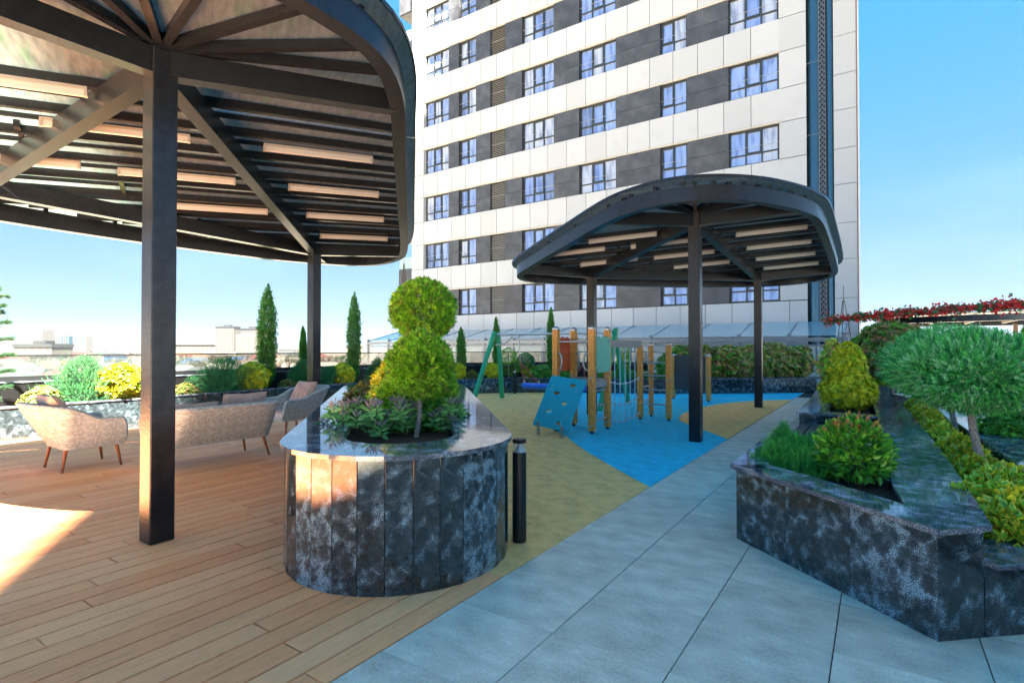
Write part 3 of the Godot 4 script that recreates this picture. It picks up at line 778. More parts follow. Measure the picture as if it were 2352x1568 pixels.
func veranda():
	var o := thing("glass_veranda", "low aluminium veranda with sloping glass roof along the tower's foot", "veranda")
	var x0 := -27.5; var x1 := -1.0; var ze := -24.1; var ye := 1.94; var zw := -26.9; var yw := 2.62
	var m: Mb
	var step := 1.9
	var n := int(round((x1 - x0) / step)); step = (x1 - x0) / n
	for i in n + 1:
		var x := x0 + i * step
		m = Mb.new(); m.beam(Vector3(x, ye - 0.02, ze), Vector3(x, yw - 0.02, zw), 0.06, 0.08); made(o, "rafter", m, M.aluminium)
		box(o, "post", Vector3(x, 0.0, ze + 0.05), Vector3(0.11, ye * 2 + 0.3, 0.11), M.aluminium)
		if i == n: break
		m = Mb.new(); var a := x + 0.035; var b := x + step - 0.035
		m.quad(Vector3(a, ye + 0.05, ze + 0.06), Vector3(b, ye + 0.05, ze + 0.06), Vector3(b, yw + 0.04, zw), Vector3(a, yw + 0.04, zw))
		made(o, "roof_pane", m, M.roof_glass)
		var xm := x + step / 2
		var w := part(o, "window"); w.position = Vector3(xm, 0, ze + 0.05)
		m = Mb.new(); var hw := step / 2 - 0.06
		for s in [-1, 1]: m.box(Vector3(s * (hw - 0.03), 0.6, 0), Vector3(0.06, 2.1, 0.07))
		m.box(Vector3(0, 1.62, 0), Vector3(hw * 2, 0.07, 0.072)); m.box(Vector3(0, 0.62, 0), Vector3(hw * 2, 0.05, 0.071)); m.box(Vector3(0, -0.4, 0), Vector3(hw * 2, 0.08, 0.072))
		if i % 2: m.box(Vector3(0, 1.1, 0.001), Vector3(0.05, 1.0, 0.068))
		made(w, "frame", m, M.aluminium)
		box(w, "pane", Vector3(0, 1.12, 0), Vector3(hw * 2 - 0.1, 0.95, 0.012), M.clear_glass, 0.0, 0.001)
		box(w, "pane", Vector3(0, 0.12, 0), Vector3(hw * 2 - 0.1, 0.95, 0.012), M.clear_glass, 0.0, 0.001)
	box(o, "eave_beam", Vector3((x0 + x1) / 2, ye - 0.1, ze + 0.06), Vector3(x1 - x0 + 0.2, 0.16, 0.14), M.aluminium)
	box(o, "sill_wall", Vector3((x0 + x1) / 2, -0.75, ze + 0.05), Vector3(x1 - x0, 0.65, 0.16), M.granite0)
	box(o, "floor", Vector3((x0 + x1) / 2, -0.7, -25.5), Vector3(x1 - x0, 0.1, 2.7), M.room)
	box(o, "back_wall", Vector3((x0 + x1) / 2, 0.5, -26.93), Vector3(x1 - x0, 2.3, 0.06), mat("cream_wall", Color(0.6, 0.62, 0.58), 0.7))
	for k in 6: box(o, "door", Vector3(-25.0 + k * 4.2, 0.3, -26.88), Vector3(0.9, 1.9, 0.05), M["dark_panel%d" % (k % 2)])
	box(o, "gable_pane", Vector3(x0, 0.75, -25.5), Vector3(0.02, 2.2, 2.6), M.clear_glass)

func shading_tower():       # the block behind the photographer whose shadow lies over the terrace
	var o := thing("neighbour_tower", "second white tower block behind the terrace, outside the view, casting the wide shadow", "building")
	var m := Mb.new(); m.box(Vector3(45.0, 54.0, 9.25), Vector3(22, 138, 29.8)); made(o, "wall", m, M.white_panel_b)
	for k in 37:
		m = Mb.new(); m.box(Vector3(33.98, 2.0 + k * 3.2, 9.25), Vector3(0.1, 1.65, 27.0)); made(o, "window_band", m, M.dark_panel0)

# ------------------------------------------------------------------ the city beyond
func roof_house(at: Vector3, w: float, d: float, h: float, rh: float, turn: float, roof: Material, wall: Material, label: String):
	var o := thing("city_house", label, "house", at, turn, "houses below the terrace")
	box(o, "wall", Vector3(0, h / 2, 0), Vector3(w, h, d), wall)
	var m := Mb.new(); var a := w / 2 + 0.6; var b := d / 2 + 0.6; var r := maxf(0.0, w / 2 - d / 2 * 0.8)
	var p := [Vector3(-a, h, -b), Vector3(a, h, -b), Vector3(a, h, b), Vector3(-a, h, b), Vector3(-r, h + rh, 0), Vector3(r, h + rh, 0)]
	m.quad(p[3], p[2], p[5], p[4]); m.quad(p[1], p[0], p[4], p[5]); m.tri(p[2], p[1], p[5]); m.tri(p[0], p[3], p[4])
	made(o, "roof", m, roof)
	for k in 3: box(o, "window", Vector3(-w / 3 + k * w / 3, h * 0.55, d / 2 + 0.02), Vector3(1.4, 1.5, 0.1), M.win_frame)
	for k in 2: box(o, "window", Vector3(w / 2 + 0.02, h * 0.55, -d / 4 + k * d / 2), Vector3(0.1, 1.5, 1.4), M.win_frame)
func block(called: String, px0: float, px1: float, pyt: float, dist: float, wall: Material, glass: Material, label: String, nx: int, ny: int, cap: Material = null, base := -14.0):
	# an upright block whose visible face spans px0..px1 and reaches pyt in the picture at the given distance
	var ra := ray(px0, 799); var rb := ray(px1, 799); var rt := ray((px0 + px1) / 2, pyt)
	ra.y = 0; rb.y = 0
	var fw := -cam.basis.z; fw.y = 0; fw = fw.normalized()
	var a := ra * (dist / ra.dot(fw)); var b := rb * (dist / rb.dot(fw))
	var top: float = 1.5 + rt.y * dist / Vector3(rt.x, 0, rt.z).dot(fw)
	var w := a.distance_to(b); var h := top - base
	var c := (a + b) / 2; c.y = base
	var o := thing(called, label, "building", c, 0.0, "")
	o.rotation.y = atan2(-(b - a).z, (b - a).x)
	box(o, "wall", Vector3(0, h / 2, -w * 0.35), Vector3(w, h, w * 0.7), wall)
	var fy := maxf(0.0, h - ny * 3.2)
	for j in ny:
		for i in nx:
			box(o, "window", Vector3(-w / 2 + w * (i + 0.5) / nx, fy + (h - fy - 1.5) * (j + 0.5) / ny, 0.03), Vector3(w / nx * 0.55, minf(1.7, (h - fy) / ny * 0.6), 0.12), glass)
	if cap: box(o, "roof_band", Vector3(0, h + w * 0.03, -w * 0.35), Vector3(w * 1.04, w * 0.09, w * 0.74), cap); box(o, "plant_room", Vector3(0, h + w * 0.12, -w * 0.35), Vector3(w * 0.35, w * 0.08, w * 0.3), cap)
	return o

func city():
	mat("city_white", Color(0.054, 0.052, 0.050), 0.7); mat("city_cream", Color(0.031, 0.029, 0.025), 0.7); mat("city_glass", Color(0.019, 0.049, 0.067), 0.15, 0.4); mat("city_dark", Color(0.011, 0.013, 0.019), 0.6)
	mat("roof_red", Color(0.042, 0.007, 0.006), 0.7); mat("roof_brown", Color(0.019, 0.013, 0.009), 0.7); mat("roof_green", Color(0.042, 0.060, 0.044), 0.6); mat("roof_grey", Color(0.016, 0.019, 0.020), 0.6); mat("roof_blue", Color(0.004, 0.019, 0.048), 0.5); mat("roof_orange", Color(0.060, 0.020, 0.008), 0.7); mat("roof_pale", Color(0.060, 0.060, 0.054), 0.6); mat("roof_cream", Color(0.048, 0.042, 0.035), 0.7)
	block("glass_office", 47, 95, 757, 1150, M.city_white, M.city_glass, "tall glass office tower with white crown on the skyline", 9, 14)
	block("office_block", 0, 47, 779, 1250, M.city_white, M.city_dark, "long low white office block beside the glass tower on the skyline", 8, 5)
	block("glass_office", 100, 137, 774, 1400, M.city_cream, M.city_glass, "pale office block with a tower crane beside it", 7, 7)
	block("glass_office", 136, 158, 772, 1400, M.city_glass, M.city_white, "blue glass block right of the tower crane", 4, 7)
	block("office_portal", 166, 196, 772, 1300, M.city_white, M.city_glass, "white portal-framed office with blue glass centre", 2, 6)
	block("warehouse", 30, 117, 796, 520, M.city_white, M.city_cream, "long white warehouse with grey vaulted roof", 5, 1, M.roof_grey)
	block("apartment_block", 494, 536, 752, 620, M.city_white, M.city_dark, "slim white apartment block with dark cornice", 7, 11, M.city_dark)
	block("apartment_block", 541, 604, 768, 560, M.city_white, M.city_cream, "broad white apartment block hiding its neighbour", 8, 9)
	block("apartment_block", 549, 600, 757, 700, M.city_white, M.city_dark, "white apartment block with dark stepped roof behind the broad one", 8, 11, M.city_dark)
	block("white_hall", 398, 520, 790, 640, M.city_white, M.city_cream, "wide low white hall left of the apartment blocks", 12, 2, M.city_white)
	block("white_hall", 410, 500, 783, 820, M.city_white, M.city_cream, "stepped white roofline behind the wide hall", 10, 2)
	block("white_hall", 818, 850, 789, 1000, M.city_white, M.city_dark, "small white building with blue roof sign near the cypress", 5, 3)
	block("white_hall", 735, 800, 797, 900, M.city_white, M.city_cream, "pale low row of buildings beyond the railing", 9, 1)
	block("white_hall", 880, 905, 794, 1000, M.city_white, M.city_cream, "pale block next to the veranda on the skyline", 4, 2)
	block("white_hall", 315, 335, 790, 800, M.city_white, M.city_cream, "white building half hidden by the near canopy post", 3, 2)
	block("white_hall", 640, 690, 801, 700, M.city_cream, M.city_dark, "cream low block between the canopy post and the cypress", 6, 1)
	var oh := gp(480, 812, -8.0)
	# nearer roofs, placed on the plain below
	var spec := [
		[40, 862, 26, 16, "roof_green", "pale green hipped roof at the foot of the terrace"], [165, 860, 30, 18, "roof_red", "wide red hipped roof below the railing"],
		[190, 843, 24, 14, "roof_brown", "brown hipped roof behind the red one"], [120, 842, 20, 13, "roof_orange", "rust brown hipped roof left of the brown one"],
		[262, 846, 26, 15, "roof_pale", "pale cream hipped roof right of the red one"], [290, 858, 22, 15, "roof_green", "light green roof below the yellow shrub"],
		[50, 846, 18, 12, "roof_grey", "grey hipped roof above the pale green one"], [20, 835, 22, 13, "roof_red", "small dark red roof in the second row"],
		[110, 830, 26, 14, "roof_grey", "long grey roof in the third row"], [215, 829, 20, 12, "roof_brown", "small brown gable in the third row"],
		[262, 832, 22, 12, "roof_blue", "blue metal roof among brown ones"], [310, 832, 26, 12, "roof_cream", "cream building with flat brown roof edge"],
		[420, 850, 18, 12, "roof_pale", "pale tent-like roof beside the near post"], [470, 853, 24, 14, "roof_grey", "grey metal roof under the juniper"],
		[452, 834, 20, 12, "roof_blue", "blue-grey roof behind the juniper"], [505, 845, 20, 12, "roof_pale", "pale roof right of the grey metal one"],
		[545, 832, 18, 11, "roof_blue", "bright blue small roof near the cypress"], [580, 838, 24, 12, "roof_brown", "dark brown roof with satellite dishes"],
		[610, 826, 22, 12, "roof_red", "dark red roof beside the tall cypress"], [660, 832, 26, 12, "roof_cream", "cream low house with dishes on its roof"],
		[700, 850, 20, 13, "roof_green", "pale green roof by the second post"], [745, 842, 26, 14, "roof_pale", "pale flat-looking roof under the yellow shrub"],
		[790, 852, 24, 14, "roof_green", "mint green roof beyond the glass railing"], [70, 822, 30, 14, "roof_cream", "cream roof far back under the warehouse"],
		[180, 820, 30, 13, "roof_red", "faded red roof far back"], [250, 821, 28, 13, "roof_grey", "long grey roof far back"], [430, 822, 26, 12, "roof_orange", "orange tiled roof far back behind the post"],
		[490, 815, 46, 16, "roof_orange", "long orange tiled roof below the white hall"], [560, 820, 24, 12, "roof_cream", "cream roof below the apartment blocks"], [640, 818, 30, 12, "roof_grey", "grey roof far back by the cypress"],
		[760, 822, 30, 13, "roof_cream", "cream roof far back near the second cypress"], [320, 846, 18, 12, "roof_red", "small red roof beside the near post"], [720, 824, 24, 12, "roof_red", "dull red roof far back"], [840, 832, 26, 13, "roof_grey", "grey roof beside the veranda"]]
	rng.seed = 77
	for s in spec:
		var p := gp(s[0], s[1], -8.6)
		var k: float = clampf(Vector2(p.x, p.z).length() / 300.0, 0.75, 2.2)
		roof_house(Vector3(p.x, -14, p.z), s[2] * k * 0.8, s[3] * k * 0.8, 4.6, 3.2 * k, rng.randf_range(-0.5, 0.5) + 0.6, M[s[4]], M.city_cream if rng.randf() < 0.5 else M.city_white, s[5])
	# satellite dishes on the nearest roofs
	for s in [[548 / 0.99, 851], [92, 858], [612, 841], [655, 845], [675, 845]]:
		var p := gp(s[0], s[1], -5.0)
		var d := thing("satellite_dish", "white satellite dish standing on a house roof", "satellite dish", Vector3(p.x, -5.5, p.z), 0.6, "dishes on the roofs")
		var m := Mb.new(); m.lathe([Vector2(0.05, 0.0), Vector2(0.7, 0.12), Vector2(1.2, 0.4)], Vector3.ZERO, 14); mi(d, "bowl", m.done(), M.city_white, Vector3(0, 1.2, 0), Basis(Vector3.RIGHT, 1.1))
		m = Mb.new(); m.tube([Vector3(0, -2.5, 0), Vector3(0, 1.2, 0)], 0.08, 6); made(d, "mast", m, M.galvanised)
	# masts and a crane
	for s in [[245, 735, 1300.0, "tall red and white lattice mast on the skyline"], [428, 775, 1000.0, "short antenna mast above the white hall"], [297, 787, 1100.0, "thin antenna mast left of the near post"]]:
		var r := ray(s[0], s[1]); var fw := -cam.basis.z; fw.y = 0
		var p: Vector3 = r * (s[2] / r.dot(fw.normalized())); var top: float = 1.5 + p.y
		var t := thing("lattice_mast", s[3], "mast", Vector3(p.x, -14, p.z))
		var h := top + 14.0; var b: float = h * 0.045
		var m := Mb.new()
		for k in 4:
			var c := Vector3(1 if k & 1 else -1, 0, 1 if k & 2 else -1)
			m.tube([c * b, c * b * 0.3 + Vector3(0, h * 0.75, 0), Vector3(0, h, 0)], 0.35, 4)
		for k in 14:
			var y0: float = h * k / 16.0; var f: float = 1.0 - 0.7 * y0 / (h * 0.75) if y0 < h * 0.75 else 0.2
			m.tube([Vector3(-b * f, y0, b * f), Vector3(b * f * 0.9, y0 + h / 16.0, b * f)], 0.22, 4); m.tube([Vector3(b * f, y0, b * f), Vector3(-b * f * 0.9, y0 + h / 16.0, b * f)], 0.22, 4)
		made(t, "lattice", m, M.city_cream)
	var rc := ray(147, 764); var pc: Vector3 = rc * (1380.0 / rc.dot(Vector3(-cam.basis.z.x, 0, -cam.basis.z.z).normalized()))
	var cr := thing("tower_crane", "orange tower crane standing beside the pale office block", "crane", Vector3(pc.x, -14, pc.z), 0.6)
	var cm := Mb.new(); var ch := pc.y + 15.5
	cm.box(Vector3(0, ch / 2, 0), Vector3(1.6, ch, 1.6)); made(cr, "mast", cm, M.roof_orange)
	cm = Mb.new(); cm.box(Vector3(8, ch - 3, 0), Vector3(58, 1.0, 1.2)); made(cr, "jib", cm, M.roof_orange)
	# bare and leafy trees of the city
	var o := Node3D.new(); o.name = "distant_trees"; add_child(o); o.set_meta("kind", "stuff"); o.set_meta("label", "bare brown winter treetops filling the far city"); o.set_meta("category", "trees")
	var xs := []; var cs := []
	rng.seed = 99
	for k in 2600:
		var px := rng.randf_range(-40, 930); var py := 800.0 + pow(rng.randf(), 1.6) * 46.0
		var p := gp(px, maxf(py, 803.5), -11.0)
		if Vector2(p.x, p.z).length() > 2400 or Vector2(p.x, p.z).length() < 200: continue
		var s := rng.randf_range(3.0, 6.5)
		var green := rng.randf() < 0.22
		for q in 5:
			xs.append(Transform3D(Basis.from_euler(Vector3(rng.randf() * 0.6, rng.randf() * TAU, rng.randf() * 0.6)).scaled(Vector3.ONE * s), Vector3(p.x + rng.randf_range(-3, 3), -11.5 + rng.randf_range(0, 3.0), p.z + rng.randf_range(-3, 3))))
			cs.append(Color(0.012, 0.03, 0.008) if green else Color(0.05, 0.037, 0.028) * rng.randf_range(0.7, 1.3))
	foliage(o, "treetops", leaf_mesh("tuft"), xs, cs, M.leaf)

# ------------------------------------------------------------------ steel canopies
const RING := [[0.4, -1.8], [1.5, -1.78], [3.9, -1.72], [5.9, -1.66], [6.7, -1.5], [7.1, -1.05], [7.0, -0.5], [6.55, 0.25], [6.0, 0.92], [4.9, 2.0], [4.1, 2.7], [3.2, 3.4], [2.35, 3.95], [1.55, 4.2], [0.85, 3.95], [0.28, 3.2], [-0.4, 2.2], [-1.05, 1.2], [-1.38, 0.5], [-1.42, -0.1], [-1.22, -0.75], [-0.85, -1.25], [-0.3, -1.66]]
const RING_B := [[1.31, -1.65], [3.03, -1.68], [5.0, -1.69], [6.5, -1.65], [7.15, -1.42], [7.4, -0.95], [7.2, -0.35], [6.5, 0.5], [5.05, 1.8], [3.4, 2.95], [2.3, 3.72], [1.5, 4.08], [0.85, 3.9], [0.28, 3.17], [-0.43, 2.13], [-1.17, 1.0], [-1.36, 0.45], [-1.33, -0.05], [-1.03, -0.53], [-0.55, -0.96], [0.04, -1.29], [0.62, -1.52]]
func canopy(rings: Array, F: Vector2, e1: Vector2, h0: float, sa: float, sb: float, label: String, lamps: Array, group_lbl: String):
	e1 = e1.normalized(); var e2 := Vector2(e1.y, -e1.x)
	var P := func(a: float, b: float, up: float) -> Vector3:
		var q := F + e1 * a + e2 * b
		return Vector3(q.x, h0 + sa * a + sb * b + up, q.y)
	var o := thing("steel_canopy", label, "canopy")
	var m: Mb
	var posts := [Vector2(0, 0), Vector2(6.0, 0), Vector2(2.3, 2.9)]
	for p in posts:
		var t: Vector3 = P.call(p.x, p.y, 0.2)
		box(o, "post", Vector3(t.x, t.y / 2, t.z), Vector3(0.18, t.y, 0.18), M.steel, 0.0, 0.008)
	var ring2 := []
	for r in rings: ring2.append(Vector2(r[0], r[1]))
	ring2 = smooth(ring2, 4)
	var rpoly := PackedVector2Array(ring2)
	# main beams between posts and out to the ring
	var BH := 0.2
	for s in [[posts[0], posts[1]], [posts[0], posts[2]], [posts[2], posts[1]]]:
		m = Mb.new(); m.beam(P.call(s[0].x, s[0].y, 0.002), P.call(s[1].x, s[1].y, 0.002), 0.13, BH); made(o, "main_beam", m, M.steel)
	for s in [[posts[0], Vector2(0.62, -1.77)], [posts[0], Vector2(-1.12, 1.08)], [posts[1], Vector2(6.5, -1.56)], [posts[1], Vector2(6.75, -0.05)], [posts[2], Vector2(0.7, 3.75)], [posts[2], Vector2(2.9, 3.6)]]:
		var hs := Geometry2D.intersect_polyline_with_polygon(PackedVector2Array([s[0], s[0] + (s[1] - s[0]) * 1.6]), rpoly)
		var he: Vector2 = hs[0][hs[0].size() - 1]
		m = Mb.new(); m.beam(P.call(s[0].x, s[0].y, 0.004), P.call(he.x, he.y, 0.004), 0.126, BH - 0.004); made(o, "outrigger_beam", m, M.steel)
	var rp := []
	for r in ring2: rp.append(P.call(r.x, r.y, 0.0))
	m = Mb.new(); m.sweep(rp, [Vector2(-0.07, 0), Vector2(0.07, 0), Vector2(0.07, 0.215), Vector2(-0.07, 0.215)], true); made(o, "ring_beam", m, M.steel)
	# purlins above the beams, clipped to the ring
	var pd := Vector2(-0.355, 0.935)
	var k := -1
	for i in 11:
		var a0: float = 0.85 + i * 0.6
		var c := Vector2(a0, -0.1)
		var hit := Geometry2D.intersect_polyline_with_polygon(PackedVector2Array([c - pd * 6, c + pd * 7]), rpoly)
		if hit.size() == 0: continue
		var s: PackedVector2Array = hit[0]
		var a := s[0]; var b := s[s.size() - 1]
		m = Mb.new(); m.beam(P.call(a.x, a.y, BH + 0.005), P.call(b.x, b.y, BH + 0.005), 0.06, 0.08); made(o, "purlin", m, M.steel)
		var hb := Geometry2D.intersect_polyline_with_polygon(PackedVector2Array([c + Vector2(0.3, 0) - pd * 6, c + Vector2(0.3, 0) + pd * 7]), rpoly)
		if hb.size() and i < 9:
			var a2 := hb[0][0]; var b2 := hb[0][hb[0].size() - 1]
			m = Mb.new(); m.beam(P.call(a2.x, a2.y, BH + 0.045), P.call(b2.x, b2.y, BH + 0.045), 0.035, 0.04); made(o, "batten", m, M.steel)
	# hub and spokes at the front
	var hub: Vector3 = P.call(0, 0, 0.2)
	m = Mb.new(); m.disc_prism(Vector3(hub.x, 0, hub.z), 0.1, hub.y, hub.y + 0.22, 10); made(o, "hub", m, M.steel)
	for a in [[-0.05, -1.78], [-0.62, -1.45], [-1.1, -0.9], [-1.36, -0.35], [-1.42, 0.2], [-1.3, 0.72], [0.35, -1.8]]:
		var hs := Geometry2D.intersect_polyline_with_polygon(PackedVector2Array([Vector2.ZERO, Vector2(a[0], a[1]) * 1.6]), rpoly)
		var he: Vector2 = hs[0][hs[0].size() - 1]
		m = Mb.new(); m.beam(P.call(0, 0, BH + 0.008), P.call(he.x, he.y, BH + 0.008), 0.06, 0.075); made(o, "spoke", m, M.steel)
	# noggings between purlins
	for q in [[1.2, 1.8], [2.6, 1.6], [3.6, 1.0], [4.4, 1.4], [1.0, 2.6]]:
		var a := Vector2(q[0], q[1])
		m = Mb.new(); m.beam(P.call(a.x, a.y, BH + 0.02), P.call(a.x + 0.52, a.y + 0.22, BH + 0.02), 0.05, 0.07); made(o, "nogging", m, M.steel)
	# stubs that lift the roof sheet off the ring
	for i in range(0, ring2.size(), 3):
		var p: Vector3 = P.call(ring2[i].x, ring2[i].y, 0.215)
		box(o, "stub", p + Vector3(0, 0.035, 0), Vector3(0.05, 0.075, 0.05), M.steel)
	# roof sheets with a dark edge angle
	var cen := Vector2(2.7, 0.6)
	var outl := PackedVector2Array()
	var off := Geometry2D.offset_polygon(rpoly, 0.17)
	outl = off[0]
	var width := 2.1
	var lo := -3.2
	while lo < 8.2:
		var q := Vector2(-pd.y, pd.x) * -1.0          # across the purlins
		var strip := PackedVector2Array([q * lo + pd * -8, q * (lo + width - 0.004) + pd * -8, q * (lo + width - 0.004) + pd * 8, q * lo + pd * 8])
		for piece in Geometry2D.intersect_polygons(outl, strip):
			if piece.size() < 3: continue
			m = Mb.new(); var idx := Geometry2D.triangulate_polygon(piece)
			for i in range(0, idx.size(), 3):
				var w := []
				for j in 3: w.append(piece[idx[i + j]])
				if (w[1] - w[0]).cross(w[2] - w[0]) < 0: w.reverse()
				for j in 3:
					m.v.append(P.call(w[j].x, w[j].y, BH + 0.092)); m.n.append(Vector3(0, -1, 0)); m.t.append(Vector2(w[j].dot(pd) * 0.8, w[j].dot(q) * 0.35))
			made(o, "roof_sheet", m, M.polycarbonate)
		lo += width
	var edge := []
	for i in range(0, outl.size(), 1): edge.append(P.call(outl[i].x, outl[i].y, BH + 0.078))
	if Geometry2D.is_polygon_clockwise(outl) != Geometry2D.is_polygon_clockwise(rpoly): edge.reverse()
	m = Mb.new(); m.sweep(edge, [Vector2(-0.006, 0), Vector2(0.006, 0), Vector2(0.006, 0.04), Vector2(-0.006, 0.04)], true); made(o, "edge_trim", m, M.steel)
	for l in lamps:
		var a := Vector2(l[0], l[1])
		var p0: Vector3 = P.call(a.x, a.y, BH - 0.045); var p1: Vector3 = P.call(a.x + pd.x * 1.2, a.y + pd.y * 1.2, BH - 0.045)
		var t := thing("batten_lamp", group_lbl, "lamp", (p0 + p1) / 2, 0, "batten lamps under the canopies")
		var d := (p1 - p0) / 2
		m = Mb.new(); m.beam(-d + Vector3(0, 0.022, 0), d + Vector3(0, 0.022, 0), 0.055, 0.028); made(t, "housing", m, M.lamp_base)
		var pr := []
		m = Mb.new(); m.beam(-d * 0.97 + Vector3(0, -0.03, 0), d * 0.97 + Vector3(0, -0.03, 0), 0.038, 0.051); made(t, "diffuser", m, M.lamp_white)
		for e in [-1, 1]:
			m = Mb.new(); m.beam(d * e * 0.965 + Vector3(0, -0.033, 0), d * e * 1.005 + Vector3(0, -0.033, 0), 0.052, 0.056); made(t, "end_cap", m, M.lamp_base)

func canopies():
	var lamps := [[2.08 + 0.0, -1.43], [3.3, -1.4], [4.5, -1.38], [5.7, -1.36], [1.42, 0.35], [2.62, 0.3], [3.85, 0.25], [0.75, 1.9], [2.0, 1.7], [0.5, 0.8]]
	canopy(RING, Vector2(-4.68, -1.98), Vector2(-0.682, -0.731), 3.63, -0.065, -0.085, "black steel canopy with ring beam over the wooden deck", lamps, "white batten lamp fixed under the canopy over the deck")
	canopy(RING_B, Vector2(-2.43, -8.92), Vector2(-0.011, -1), 3.47, -0.045, -0.097, "black steel canopy with ring beam over the playground", lamps, "white batten lamp fixed under the canopy over the playground")
	# a third one far behind the ball trees
	var c := fz(2290, 770, -42.0)
	var o := thing("far_canopy", "distant flat steel canopy beyond the ball trees", "canopy", Vector3(c.x + 0.8, 0, -42.0))
	var m := Mb.new(); var pr := []
	for i in 32: pr.append(Vector3(cos(i * TAU / 32) * 6.6, 2.95, sin(i * TAU / 32) * 4.2))
	m.sweep(pr, [Vector2(-0.1, 0), Vector2(0.1, 0), Vector2(0.1, 0.36), Vector2(-0.1, 0.36)], true); made(o, "ring_beam", m, M.steel)
	m = Mb.new(); var pp := PackedVector2Array()
	for p in pr: pp.append(Vector2(p.x * 1.03, p.z * 1.03))
	m.prism(pp, 3.4, 3.44); made(o, "roof_sheet", m, M.polycarbonate)
	for k in 7: m = Mb.new(); m.beam(Vector3(-5.5 + k * 1.8, 3.05, -3.0), Vector3(-5.5 + k * 1.8, 3.05, 3.0), 0.1, 0.2); made(o, "beam", m, mat("steel_brown", Color(0.16, 0.09, 0.06), 0.5))
	for p in [[-4.5, 0.5], [-3.8, 2.6], [3.5, 1.0], [0.5, -3.0]]: box(o, "post", Vector3(p[0], 1.5, p[1]), Vector3(0.2, 3.0, 0.2), M.steel_brown)

# ------------------------------------------------------------------ playground
func bolt(o: Node, at: Vector3, dir: Vector3):
	var key := "bolt"
	if not cache.has(key):
		var m := Mb.new(); m.lathe([Vector2(0.022, 0), Vector2(0.022, 0.008), Vector2(0.014, 0.018), Vector2(0.0, 0.02)], Vector3.ZERO, 8); cache[key] = m.done()
	mi(o, "bolt", cache[key], M.galvanised, at, Basis(Quaternion(Vector3.UP, dir)))
func play_post(o: Node, x: float, z: float, h: float, turn := 0.0):
	var p := part(o, "post"); p.position = Vector3(x, 0, z); p.rotation.y = turn
	# laminated square post with a groove down each face
	var m := Mb.new(); var a := 0.052; var g := 0.012
	var pr := poly([[-a, -a], [-g, -a], [-g, -a + 0.008], [g, -a + 0.008], [g, -a], [a, -a], [a, -g], [a - 0.008, -g], [a - 0.008, g], [a, g], [a, a], [g, a], [g, a - 0.008], [-g, a - 0.008], [-g, a], [-a, a], [-a, g], [-a + 0.008, g], [-a + 0.008, -g], [-a, -g]])
	m.prism(pr, 0.05, h); made(p, "timber", m, M.play_wood)
	box(p, "cap", Vector3(0, h + 0.02, 0), Vector3(0.115, 0.05, 0.115), M.galvanised, 0, 0.012)
	m = Mb.new(); m.lathe([Vector2(0.035, 0), Vector2(0.03, 0.02), Vector2(0.0, 0.028)], Vector3(0, h + 0.045, 0), 10); made(p, "cap_knob", m, M.galvanised)
	box(p, "foot", Vector3(0, 0.03, 0), Vector3(0.05, 0.06, 0.05), M.black_metal)
	for y in [0.16, h * 0.55]: bolt(p, Vector3(0.052, y, 0), Vector3.RIGHT); bolt(p, Vector3(0, y - 0.03, 0.052), Vector3.BACK)

